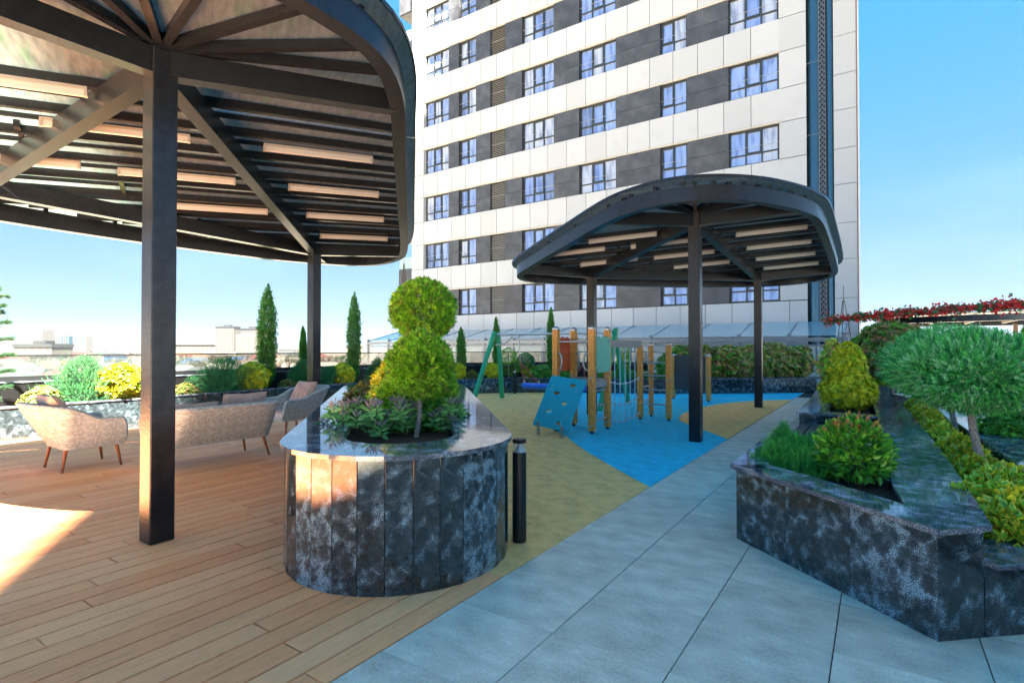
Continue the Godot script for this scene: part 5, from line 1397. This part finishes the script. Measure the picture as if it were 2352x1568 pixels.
const PHO := [Color(0.227, 0.579, 0.043), Color(0.386, 0.725, 0.052), Color(0.683, 0.750, 0.103), Color(0.751, 0.411, 0.154), Color(0.136, 0.362, 0.034)]

func depth_of(p: Vector3) -> float: return (p - EYE).dot(-cam.basis.z)
func hgt(p: Vector3, py: float) -> float: return 1.5 + (799.0 - py) / FOC * depth_of(Vector3(p.x, 1.5, p.z))
func bed_at(px: float, by: float) -> Vector3:      # where a sight line crosses the bed, by metres behind its front wall
	var r := ray(px, 799); var ln := inset(WALL, by); var a := Vector2(r.x, r.z)
	for i in ln.size() - 1:
		var hit = Geometry2D.segment_intersects_segment(Vector2.ZERO, a * 60.0, Vector2(ln[i][0], ln[i][1]), Vector2(ln[i + 1][0], ln[i + 1][1]))
		if hit != null: return Vector3(hit.x, 0.43, hit.y)
	return Vector3(-12.3, 0.43, -3)
func stems(o: Node, at: Vector3, n: int, spread: float, h: float, r := 0.006, mt: Material = null):
	for k in n:
		var a := rng.randf() * TAU; var m := Mb.new()
		m.tube([at + Vector3(cos(a), 0, sin(a)) * spread * 0.3, at + Vector3(cos(a) * spread * 0.6, h * 0.6, sin(a) * spread * 0.6), at + Vector3(cos(a) * spread, h, sin(a) * spread)], [r, r * 0.8, r * 0.5], 5, false); made(o, "stem", m, mt if mt else M.stem)

func edge_plant(kind: String, px: float, pyt: float, wpx: float, by: float, label: String):
	var p := bed_at(px, by); var dep := depth_of(Vector3(p.x, 1.5, p.z))
	var w: float = wpx * dep / FOC; var h: float = hgt(p, pyt) - 0.43
	var k: float = clampf(11.0 / dep, 0.45, 1.0)
	match kind:
		"cypress":
			var o := thing("cypress", label, "tree", p, 0, "slim cypresses along the edge bed")
			var m := Mb.new(); m.tube([Vector3.ZERO, Vector3(0, h * 0.5, 0)], [0.03, 0.015], 7); made(o, "trunk", m, M.bark)
			crown(o, "crown", Vector3(0, 0.12, 0), h - 0.12, scaled([0.35, 0.75, 0.8, 0.92, 0.98, 0.95, 1.0, 0.98, 0.9, 0.8, 0.6, 0.36, 0.05], w / 2), int(6500 * k * maxf(0.4, h / 2.4)), "spray", 0.075, CYP, M.leaf, 0.6, 0.3, 0.45, 1.2, Vector3(rng.randf_range(-0.05, 0.05), 0, 0), 3.2)
		"yellow":
			var o := thing("golden_shrub", label, "shrub", p, 0, "golden euonymus shrubs in the edge bed")
			stems(o, Vector3.ZERO, 6, w * 0.25, h * 0.4)
			crown(o, "foliage", Vector3(0, 0.03, 0), h, scaled(BALL, w / 2), int(2600 * k), "rosette", 0.06, YEL_SUN if px < 330 else YEL_SHADE, M.leaf_gloss, 0.4, 0.13, 0.9, 0.5)
		"juniper":
			var o := thing("juniper", label, "shrub", p, 0, "blue-green junipers in the edge bed")
			stems(o, Vector3.ZERO, 5, w * 0.3, h * 0.5)
			crown(o, "foliage", Vector3(0, 0.02, 0), h * 0.72, scaled([0.5, 0.9, 1.0, 0.9, 0.7, 0.5, 0.25], w / 2), int(1700 * k), "plume", 0.13, JUN if px > 330 else JUN.map(func(c): return c * 0.5), M.leaf, 0.7, 0.35, 0.7, 0.9, Vector3(0.05, 0, -0.05), 2.0)  # sunlit junipers get halved colours to offset the strong sun
			# a few long arching shoots
			for q in 7:
				var a := rng.randf() * TAU; var len := h * rng.randf_range(0.75, 1.0); var xs := []; var cs := []
				for s in 26:
					var t: float = s / 25.0; var pos := Vector3(cos(a) * w * 0.35 * t, len * (0.25 + 0.75 * t) , sin(a) * w * 0.35 * t)
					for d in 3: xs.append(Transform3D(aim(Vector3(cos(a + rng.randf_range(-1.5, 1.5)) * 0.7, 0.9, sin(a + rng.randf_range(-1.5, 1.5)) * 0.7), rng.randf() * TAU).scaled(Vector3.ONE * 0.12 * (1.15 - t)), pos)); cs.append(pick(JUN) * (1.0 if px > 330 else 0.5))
				foliage(o, "shoot", leaf_mesh("plume"), xs, cs, M.leaf)
		"small":
			var o := thing("low_shrub", label, "shrub", p, 0, "low bronze shrubs in the edge bed")
			stems(o, Vector3.ZERO, 5, w * 0.2, h * 0.4)
			crown(o, "foliage", Vector3(0, 0.0, 0), h, scaled([0.7, 0.95, 1.0, 0.85, 0.6, 0.15], w / 2), int(1100 * k), "rosette", 0.05, BRO, M.leaf, 0.5, 0.2, 0.8, 0.6)
		"leafy":
			var o := thing("leafy_shrub", label, "shrub", p, 0, "leafy shrubs in the edge bed")
			stems(o, Vector3.ZERO, 5, w * 0.2, h * 0.4)
			crown(o, "foliage", Vector3(0, 0.0, 0), h, scaled([0.6, 0.9, 1.0, 0.95, 0.75, 0.2], w / 2), int(1500 * k), "rosette", 0.07, GRN, M.leaf_gloss, 0.5, 0.2, 0.8, 0.6)

func ball_tree(called: String, at: Vector3, balls: Array, label: String, n: int, cols: Array, kind: String, size: float, trunk_r: float, top: float, lean := Vector3.ZERO, group := "", wob := 0.05, shell := 0.22):
	var o := thing(called, label, "tree", at, 0, group)
	var m := Mb.new(); var path := []; var rad := []
	for i in 9: var t: float = i / 8.0; path.append(Vector3(lean.x * t + 0.012 * sin(t * 7.0), top * t, lean.z * t + 0.01 * cos(t * 5.0))); rad.append(trunk_r * (1.15 - 0.4 * t))
	m.tube(path, rad, 9); made(o, "trunk", m, M.bark)
	for b in balls:      # [offset, rx, height]
		crown(o, "crown", b[0] - Vector3(0, b[2] / 2, 0), b[2], scaled(BALL, b[1]), n, kind, size, cols, M.leaf, shell, wob, 1.0, 0.25, Vector3.ZERO, 2.2)
	return o

func garden():
	rng.seed = 55
	# --- edge bed
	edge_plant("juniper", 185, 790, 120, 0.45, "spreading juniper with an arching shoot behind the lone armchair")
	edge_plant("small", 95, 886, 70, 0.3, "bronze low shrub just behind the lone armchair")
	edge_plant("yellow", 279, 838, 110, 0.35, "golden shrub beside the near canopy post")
	edge_plant("small", 426, 879, 52, 0.3, "bronze low shrub behind the left end of the sofa")
	edge_plant("juniper", 512, 800, 118, 0.45, "wide juniper behind the middle of the sofa")
	edge_plant("yellow", 579, 834, 70, 0.35, "golden shrub at the foot of the tallest cypress")
	edge_plant("cypress", 612, 655, 36, 0.5, "tallest cypress behind the sofa")
	edge_plant("small", 661, 871, 44, 0.3, "bronze low shrub behind the far armchair")
	edge_plant("cypress", 697, 752, 13, 1.2, "thin short cypress beside the second canopy post")
	edge_plant("juniper", 688, 812, 44, 0.6, "narrow juniper beside the second canopy post")
	edge_plant("juniper", 752, 834, 58, 0.5, "juniper to the right of the second canopy post")
	edge_plant("yellow", 787, 836, 48, 0.35, "golden shrub beside the second tall cypress")
	edge_plant("cypress", 812, 674, 27, 0.5, "second tall cypress, right of the canopy post")
	edge_plant("juniper", 862, 808, 36, 0.6, "small juniper just left of the clipped thuja")
	edge_plant("small", 845, 868, 30, 0.3, "bronze low shrub by the end of the rounded planter")
	edge_plant("juniper", 1030, 815, 44, 0.5, "juniper just right of the clipped thuja")
	edge_plant("yellow", 1051, 836, 34, 0.35, "golden shrub beside the short cypress")
	edge_plant("cypress", 1060, 752, 19, 0.5, "short cypress left of the swing frame")
	edge_plant("small", 1084, 849, 28, 0.3, "bronze low shrub left of the swing frame")
	edge_plant("yellow", 1131, 834, 33, 0.35, "golden shrub behind the swing's leaning leg")
	edge_plant("cypress", 1141, 728, 16, 0.6, "cypress rising behind the swing's upright leg")
	edge_plant("cypress", 1265, 706, 16, 0.9, "cypress beside the play tower's red panel")
	edge_plant("leafy", 1245, 838, 52, 0.4, "pale leafy shrub behind the log seat")
	edge_plant("leafy", 1530, 812, 42, 0.5, "bright leafy shrub behind the rung ladder")
	edge_plant("yellow", 1213, 835, 30, 0.7, "golden shrub behind the swing ropes")
	edge_plant("leafy", 1290, 848, 46, 0.35, "green leafy shrub behind the climbing board")
	var p := bed_at(1168, 0.4); var d := depth_of(p) / FOC
	ball_tree("clipped_thuja", p, [[Vector3(0, 0.45, 0), 26 * d, 44 * d], [Vector3(0, hgt(p, 817) - 0.43, 0), 18 * d, 36 * d]], "small two-ball clipped thuja behind the swing", 900, THU, "spray", 0.06, 0.02, 0.9, Vector3.ZERO)
	p = bed_at(1207, 0.5); d = depth_of(p) / FOC
	ball_tree("clipped_conifer", p, [[Vector3(0, hgt(p, 828) - 0.43, 0), 19 * d, 36 * d]], "small blue-green ball tree behind the log seat", 1100, JUN, "tuft", 0.07, 0.02, 0.7)
	p = bed_at(1431, 0.5); d = depth_of(p) / FOC
	ball_tree("clipped_thuja", p, [[Vector3(0, 0.3, 0), 13 * d, 30 * d], [Vector3(0.02, 0.62, 0), 15 * d, 34 * d], [Vector3(0, hgt(p, 806) - 0.43, 0), 15 * d, 36 * d]], "spiral-clipped thuja behind the rope net", 900, THU, "spray", 0.06, 0.02, 1.0)
	for px in [1395, 1418, 1448, 1478]: edge_plant("leafy", px, 851, 36, 0.35, "low green hedge plant behind the rope net")
	# hedge of photinia along the back bed
	for i in 11:
		var px: float = 1560 + i * 28.0
		p = bed_at(px, 0.45); d = depth_of(p) / FOC
		var o := thing("photinia", "bushy photinia of the hedge with reddish young leaves in the back bed", "shrub", p, 0, "photinia hedge along the back bed")
		stems(o, Vector3.ZERO, 6, 0.16, 0.6, 0.012)
		crown(o, "foliage", Vector3(0, 0.12, 0), hgt(p, 795 + rng.randf_range(-6, 6)) - 0.5, scaled([0.5, 0.85, 1.0, 1.0, 0.95, 0.8, 0.4], 25 * d), 1900, "rosette", 0.075, [Color(0.3, 0.5, 0.06), Color(0.5, 0.55, 0.14), Color(0.6, 0.45, 0.2), Color(0.2, 0.4, 0.04), Color(0.55, 0.3, 0.18)] if i > 4 else [PHO[0], PHO[3], PHO[4], Color(0.3, 0.1, 0.06)], M.leaf_gloss, 0.6, 0.25, 0.8, 0.6)
	# the spindly conifer cut by the picture's left edge
	p = bed_at(-14, 0.4); d = depth_of(p) / FOC
	var sp := thing("spindly_conifer", "thin dark conifer with sparse drooping branches near the lone armchair", "tree", p)
	var m := Mb.new(); m.tube([Vector3.ZERO, Vector3(-0.02, 1.0, 0), Vector3(0.0, 2.3, 0)], [0.025, 0.018, 0.005], 6); made(sp, "trunk", m, M.stem)
	for k in 22:
		var y: float = 0.2 + k * 0.09; var a: float = k * 2.2; var xs := []; var cs := []
		for s in 14:
			var t: float = s / 13.0
			for q in 5: xs.append(Transform3D(aim(Vector3(cos(a), 0.3, sin(a)) + Vector3(rng.randf() - 0.5, rng.randf() - 0.5, rng.randf() - 0.5), rng.randf() * TAU).scaled(Vector3.ONE * 0.11), Vector3(cos(a) * 0.2 * t, y + 0.1 * t - 0.08 * t * t, sin(a) * 0.2 * t))); cs.append(pick([Color(0.02, 0.07, 0.03), Color(0.03, 0.09, 0.035)]))
		foliage(sp, "branch", leaf_mesh("plume"), xs, cs, M.leaf)

	# --- rounded planter
	p = gp(957, 1003, 0.72); d = depth_of(p) / FOC
	ball_tree("clipped_thuja", p, [[Vector3(0.02, hgt(p, 836) - 0.72, -0.02), 69 * d, 140 * d]], "clipped thuja ball on a pale bent trunk in the rounded planter", 6500, THU, "spray", 0.06, 0.021, 0.55, Vector3(0.03, 0, -0.03), "", 0.08, 0.6)
	var p2 := p + Vector3(-0.55, 0, -0.62); d = depth_of(p2) / FOC
	ball_tree("clipped_thuja", p2, [[Vector3(-0.02, hgt(p2, 905) - 0.72, 0), 84 * d, 140 * d], [Vector3(0.04, hgt(p2, 712) - 0.72, 0), 69 * d, 134 * d]], "taller two-ball clipped thuja behind the single-ball one", 6500, THU, "spray", 0.065, 0.025, 1.3, Vector3.ZERO, "", 0.08, 0.6)
	p = gp(895, 960, 0.72); d = depth_of(p) / FOC
	var gs := thing("golden_shrub", "golden euonymus shrub squeezed against the clipped thuja", "shrub", p)
	stems(gs, Vector3.ZERO, 5, 0.1, 0.3)
	crown(gs, "foliage", Vector3(0, 0.02, 0), hgt(p, 832) - 0.72, scaled([0.55, 0.9, 1.0, 0.85, 0.6, 0.2], 40 * d), 900, "rosette", 0.075, YEL_SHADE, M.leaf_gloss, 0.5, 0.15, 0.9, 0.5)
	for q in [[840, 940, 46, "bronze ground cover beside the sage in the rounded planter", BRO], [880, 900, 30, "green shrub at the back edge of the rounded planter", GRN], [1020, 985, 48, "dark green leafy shrub right of the pale trunk", GRN], [935, 990, 46, "low green ground cover under the clipped thujas", GRN]]:
		p = gp(q[0], q[1], 0.72); d = depth_of(p) / FOC
		var o := thing("ground_shrub", q[3], "shrub", p)
		stems(o, Vector3.ZERO, 5, 0.08, 0.12)
		crown(o, "foliage", Vector3(0, 0, 0), q[2] * d * 1.35, scaled([0.8, 1.0, 0.95, 0.7, 0.2], q[2] * d), 1000, "rosette", 0.05, q[4], M.leaf_gloss, 0.6, 0.2, 0.7, 0.7)
	# sage: single leaves
	for q in [[792, 1000, 20, "purple sage plant with large soft leaves at the planter's rim"], [868, 1004, 20, "purple sage plant left of the pale trunk"], [930, 1000, 10, "smaller purple sage in front of the thuja"], [1018, 998, 8, "small purple sage right of the pale trunk"]]:
		p = gp(q[0], q[1], 0.73)
		var o := thing("sage_plant", q[3], "plant", p, 0, "purple sage in the rounded planter")
		var lm := leaf_mesh("sage")
		var tones := [mat("sage_a", Color(0.12, 0.36, 0.09), 0.6), mat("sage_b", Color(0.18, 0.44, 0.13), 0.6), mat("sage_c", Color(0.2, 0.22, 0.22), 0.65), mat("sage_d", Color(0.22, 0.18, 0.22), 0.65)] if not M.has("sage_a") else [M.sage_a, M.sage_b, M.sage_c, M.sage_d]
		for s in q[2]:
			var a := rng.randf() * TAU; var rr := rng.randf_range(0.02, 0.24)
			var tip := Vector3(cos(a) * rr, rng.randf_range(0.13, 0.31), sin(a) * rr)
			m = Mb.new(); m.tube([Vector3(cos(a) * rr * 0.3, 0, sin(a) * rr * 0.3), tip], [0.004, 0.003], 5, false); made(o, "stem", m, M.stem)
			for l in 13:
				var la := l * 2.4 + rng.randf() * 0.5; var lev: float = l / 13.0
				var dir := Vector3(cos(la), lerpf(-0.1, 1.2, lev), sin(la))
				mi(o, "leaf", lm, tones[rng.randi_range(0, 1)] if lev < 0.62 else tones[rng.randi_range(2, 3)], tip + Vector3(0, -0.1 + 0.115 * lev, 0), aim(dir, 0.0).scaled(Vector3.ONE * lerpf(0.105, 0.06, lev) * rng.randf_range(0.8, 1.15)))
	# --- wedge planter
	p = Vector3(-0.60, 0.46, -5.15)
	var ro := thing("rosemary", "dense dark green rosemary bush in the wedge planter", "shrub", p)
	stems(ro, Vector3.ZERO, 7, 0.1, 0.2)
	for q in [[0.02, 0.0, 0.22, 0.29], [-0.1, -0.22, 0.15, 0.34], [0.2, -0.25, 0.18, 0.32], [0.1, 0.22, 0.19, 0.22], [-0.1, 0.2, 0.16, 0.24], [0.26, 0.05, 0.16, 0.27]]:
		crown(ro, "foliage", Vector3(q[0], -0.02, q[1]), q[3], scaled([0.7, 1.0, 0.95, 0.75, 0.45, 0.1], q[2]), 1000, "plume", 0.085, [Color(0.04, 0.28, 0.05), Color(0.07, 0.4, 0.06), Color(0.12, 0.5, 0.09)], M.leaf, 0.8, 0.3, 0.6, 1.5)
	p = Vector3(-0.16, 0.46, -4.95)
	var na := thing("nandina", "rounded nandina shrub with coppery tips in the wedge planter", "shrub", p)
	stems(na, Vector3.ZERO, 7, 0.12, 0.2, 0.008)
	crown(na, "foliage", Vector3(0, 0.07, 0), 0.42, scaled([0.75, 0.95, 1.0, 0.95, 0.8, 0.55, 0.1], 0.245), 1500, "broad", 0.062, [Color(0.08, 0.32, 0.03), Color(0.12, 0.42, 0.035), Color(0.18, 0.48, 0.04), Color(0.06, 0.24, 0.03)], M.leaf_gloss, 0.6, 0.14, 0.7, 0.2)
	crown(na, "young_leaves", Vector3(0, 0.36, 0), 0.16, scaled([0.9, 0.8, 0.6, 0.1], 0.2), 150, "broad", 0.05, [Color(0.42, 0.16, 0.09), Color(0.4, 0.3, 0.06), Color(0.3, 0.3, 0.05)], M.leaf_gloss, 0.5, 0.14, 0.7, 0.7)
	# --- yellow cone shrub beyond the bench
	p = gp(1949, 940, 0.47); d = depth_of(p) / FOC
	var yc := thing("golden_cone_shrub", "tall golden shrub clipped like a skittle in the far granite planter", "shrub", p)
	stems(yc, Vector3.ZERO, 6, 0.15, 0.3, 0.01)
	crown(yc, "foliage", Vector3(0, 0.03, 0), hgt(p, 786) - 0.5, scaled([0.55, 0.86, 0.98, 1.0, 0.95, 0.78, 0.66, 0.63, 0.6, 0.52, 0.4, 0.1], 55 * d), 4200, "rosette", 0.055, YEL_SHADE, M.leaf_gloss, 0.4, 0.08, 0.9, 0.5)
	# --- ball trees on the right
	var BT := [Color(0.05, 0.4, 0.10), Color(0.12, 0.64, 0.15), Color(0.05, 0.3, 0.10), Color(0.32, 0.70, 0.42)]
	p = gp(2266, 1150, 0.30); d = depth_of(p) / FOC
	ball_tree("ball_conifer", p, [[Vector3(-0.05, hgt(p, 853) - 0.3, -0.15), 145 * d, 180 * d]], "ball tree with wide blue-green crown on a pale leaning trunk", 12000, BT, "plume", 0.085, 0.032, hgt(p, 905) - 0.3, Vector3(-0.08, 0, -0.12), "ball trees in the hedge bed", 0.13, 0.5)
	p = gp(2200, 1032, 0.30); d = depth_of(p) / FOC
	ball_tree("ball_conifer", p, [[Vector3(-0.1, hgt(p, 835) - 0.3, -0.1), 120 * d, 165 * d]], "second ball tree, half behind the first", 5200, BT, "plume", 0.1, 0.03, hgt(p, 880) - 0.3, Vector3(-0.06, 0, -0.1), "ball trees in the hedge bed", 0.13, 0.5)
	p = gp(2152, 975, 0.30); d = depth_of(p) / FOC
	ball_tree("ball_conifer", p, [[Vector3(-0.05, hgt(p, 832) - 0.3, -0.1), 75 * d, 110 * d]], "third ball tree hidden behind the other two", 3600, BT, "plume", 0.1, 0.03, hgt(p, 870) - 0.3, Vector3(-0.05, 0, -0.1), "ball trees in the hedge bed", 0.13, 0.5)
	# variegated hedge: individual plants
	for i in 15:
		var t: float = i / 14.0
		p = Vector3(lerpf(0.66, 0.55, t) + rng.randf_range(-0.03, 0.03), 0.30, lerpf(-4.25, -11.2, pow(t, 1.1)))
		var o := thing("variegated_euonymus", "variegated euonymus plant of the hedge beside the granite wall", "shrub", p, 0, "variegated hedge along the granite wall")
		stems(o, Vector3.ZERO, 4, 0.08, 0.2, 0.006)
		crown(o, "foliage", Vector3(0, 0.03, 0), 0.30 + rng.randf_range(-0.02, 0.06), scaled([0.8, 1.0, 0.95, 0.8, 0.5, 0.1], 0.2), 330 if i < 6 else 420, "margin", 0.062, [Color(1, 1, 1), Color(0.85, 0.95, 0.8), Color(1.1, 1.0, 0.9)], M.leaf_gloss, 0.6, 0.2, 0.6, 0.8)
	for q in [[2312, 1140, 44, "variegated euonymus standing alone in bare soil right of the pale trunk"], [2215, 1175, 38, "variegated euonymus at the foot of the pale trunk"]]:
		p = gp(q[0], q[1] + 45, 0.30); d = depth_of(p) / FOC
		var o := thing("variegated_euonymus", q[3], "shrub", p)
		stems(o, Vector3.ZERO, 3, 0.05, 0.15, 0.008)
		crown(o, "foliage", Vector3(0, 0.08, 0), q[2] * 2.0 * d, scaled([0.6, 1.0, 0.95, 0.7, 0.2], q[2] * d), 260, "margin", 0.062, [Color(1, 1, 1), Color(0.85, 0.95, 0.8)], M.leaf_gloss, 0.6, 0.2, 0.6, 0.8)
	for q in [[2250, 1050, 60, 0.3], [2330, 1100, 50, 0.3], [2210, 985, 40, 0.3]]:
		p = gp(q[0], q[1] + 30, q[3]); d = depth_of(p) / FOC
		var o := thing("ground_shrub", "fine-leaved dark green ground cover between the ball trees and the side planter", "shrub", p, 0, "dark ground cover")
		crown(o, "foliage", Vector3.ZERO, 40 * d, scaled([0.9, 1.0, 0.9, 0.5, 0.1], q[2] * d), 900, "plume", 0.06, [Color(0.04, 0.2, 0.025), Color(0.06, 0.28, 0.03)], M.leaf, 0.8, 0.2, 0.5, 0.9)
	p = gp(2325, 1015, 0.5); d = depth_of(p) / FOC
	var rs := thing("round_shrub", "dense dark green shrub on the side planter's edge", "shrub", p)
	crown(rs, "foliage", Vector3(0, 0.0, 0), 80 * d, scaled([0.8, 1.0, 0.9, 0.6, 0.1], 58 * d), 1900, "rosette", 0.05, GRN, M.leaf_gloss, 0.6, 0.15, 0.8, 0.5)
	# photinia tree and companions
	p = Vector3(0.55, 0.3, -14.2); p = gp(2050, 905, 0.3)
	d = depth_of(p) / FOC
	ball_tree("photinia_tree", p, [[Vector3(0, hgt(p, 805) - 0.3, 0), 84 * d, 132 * d]], "broad photinia tree with brownish tips below the red garland", 3800, [Color(0.12, 0.36, 0.05), Color(0.18, 0.44, 0.05), Color(0.32, 0.27, 0.1), Color(0.36, 0.2, 0.1)], "rosette", 0.12, 0.04, hgt(p, 850) - 0.3, Vector3.ZERO, "", 0.2, 0.5)
	p = gp(1915, 885, 0.47); d = depth_of(p) / FOC
	for q in [[1912, 885, 26, 780, "reddish photinia left of the golden cone shrub"], [2022, 890, 40, 820, "pale-leaved shrub right of the golden cone shrub"]]:
		p = gp(q[0], q[1], 0.4); d = depth_of(p) / FOC
		var o := thing("photinia", q[4], "shrub", p)
		stems(o, Vector3.ZERO, 5, 0.15, 0.5, 0.012)
		crown(o, "foliage", Vector3(0, 0.1, 0), hgt(p, q[3]) - 0.5, scaled([0.6, 1.0, 0.95, 0.7, 0.2], q[2] * d), 800, "rosette", 0.11, [PHO[1], PHO[2], PHO[3]], M.leaf_gloss, 0.6, 0.25, 0.8, 0.5)
	p = fz(2330, 850, -11.0); d = depth_of(p) / FOC
	ball_tree("clipped_thuja", Vector3(p.x + 0.25, 0.3, p.z), [[Vector3(0.02, hgt(p, 828) - 0.3, 0), 20 * d, 46 * d], [Vector3(-0.03, hgt(p, 795) - 0.3, 0), 16 * d, 40 * d], [Vector3(-0.06, hgt(p, 765) - 0.3, 0), 10 * d, 36 * d]], "spiral-clipped golden thuja behind the wide ball tree", 700, THU, "spray", 0.06, 0.02, 1.0)

func details():
	# red flowering garland on a cable
	var g := thing("flower_garland", "long garland of red blossom strung on a cable across the terrace", "garland")
	rng.seed = 63
	var path := []
	for k in 25:
		var t: float = k / 24.0
		var q := fz(lerpf(1900, 2400, t), lerpf(738, 694, pow(t, 0.8)), -15.0)
		path.append(q)
	var m := Mb.new(); m.tube(path, 0.02, 6); made(g, "cable", m, M.black_metal)
	var xs := []; var cs := []; var xl := []; var cl := []
	for k in 2300:
		var t := rng.randf(); var f: float = t * 23.99; var p: Vector3 = path[int(f)].lerp(path[int(f) + 1], f - int(f))
		var sp: float = 0.085 * (0.6 + 0.5 * sin(t * 40.0) * sin(t * 17.0) + 0.4)
		p += Vector3(rng.randfn(0, sp * 0.6), rng.randfn(-0.01, sp * 0.6), rng.randfn(0, sp))
		var b := aim(Vector3(rng.randf() - 0.5, rng.randf() - 0.2, rng.randf() - 0.5), rng.randf() * TAU)
		if rng.randf() < 0.74: xs.append(Transform3D(b.scaled(Vector3.ONE * rng.randf_range(0.035, 0.06)), p)); cs.append(pick([Color(0.85, 0.05, 0.06), Color(0.9, 0.14, 0.13), Color(0.75, 0.03, 0.04)]))
		else: xl.append(Transform3D(b.scaled(Vector3.ONE * rng.randf_range(0.05, 0.08)), p)); cl.append(pick([Color(0.05, 0.22, 0.1), Color(0.07, 0.28, 0.1)]))
	foliage(g, "blossom", leaf_mesh("petal"), xs, cs, M.leaf); foliage(g, "leaves", leaf_mesh("rosette"), xl, cl, M.leaf)
	# rod obelisks for climbers
	for q in [[1940, 900, 0.4, 655, 34, "thin rusty rod obelisk behind the golden cone shrub"], [927, 880, 0.43, 560, 20, "thin dark rod obelisk rising behind the clipped thuja"]]:
		var p := gp(q[0], q[1], q[2]); var d := depth_of(p) / FOC; var h: float = hgt(p, q[3]) - q[2]
		var o := thing("rod_obelisk", q[5], "obelisk", p, 0.4)
		var w: float = q[4] * d
		for k in 3:
			var a: float = k * TAU / 3
			m = Mb.new(); m.tube([Vector3(cos(a) * w, 0, sin(a) * w), Vector3(cos(a) * 0.02, h * 0.86, sin(a) * 0.02)], 0.009, 5); made(o, "rod", m, M.stem)
		m = Mb.new(); m.tube([Vector3(0, h * 0.84, 0), Vector3(0, h, 0)], 0.008, 5); made(o, "finial", m, M.stem)
		for y in [0.25, 0.55]:
			var rp := []
			for k in 9: rp.append(Vector3(cos(k * TAU / 8) * w * (1 - y / 0.9), h * y, sin(k * TAU / 8) * w * (1 - y / 0.9)))
			m = Mb.new(); m.tube(rp, 0.006, 5, false); made(o, "hoop", m, M.stem)
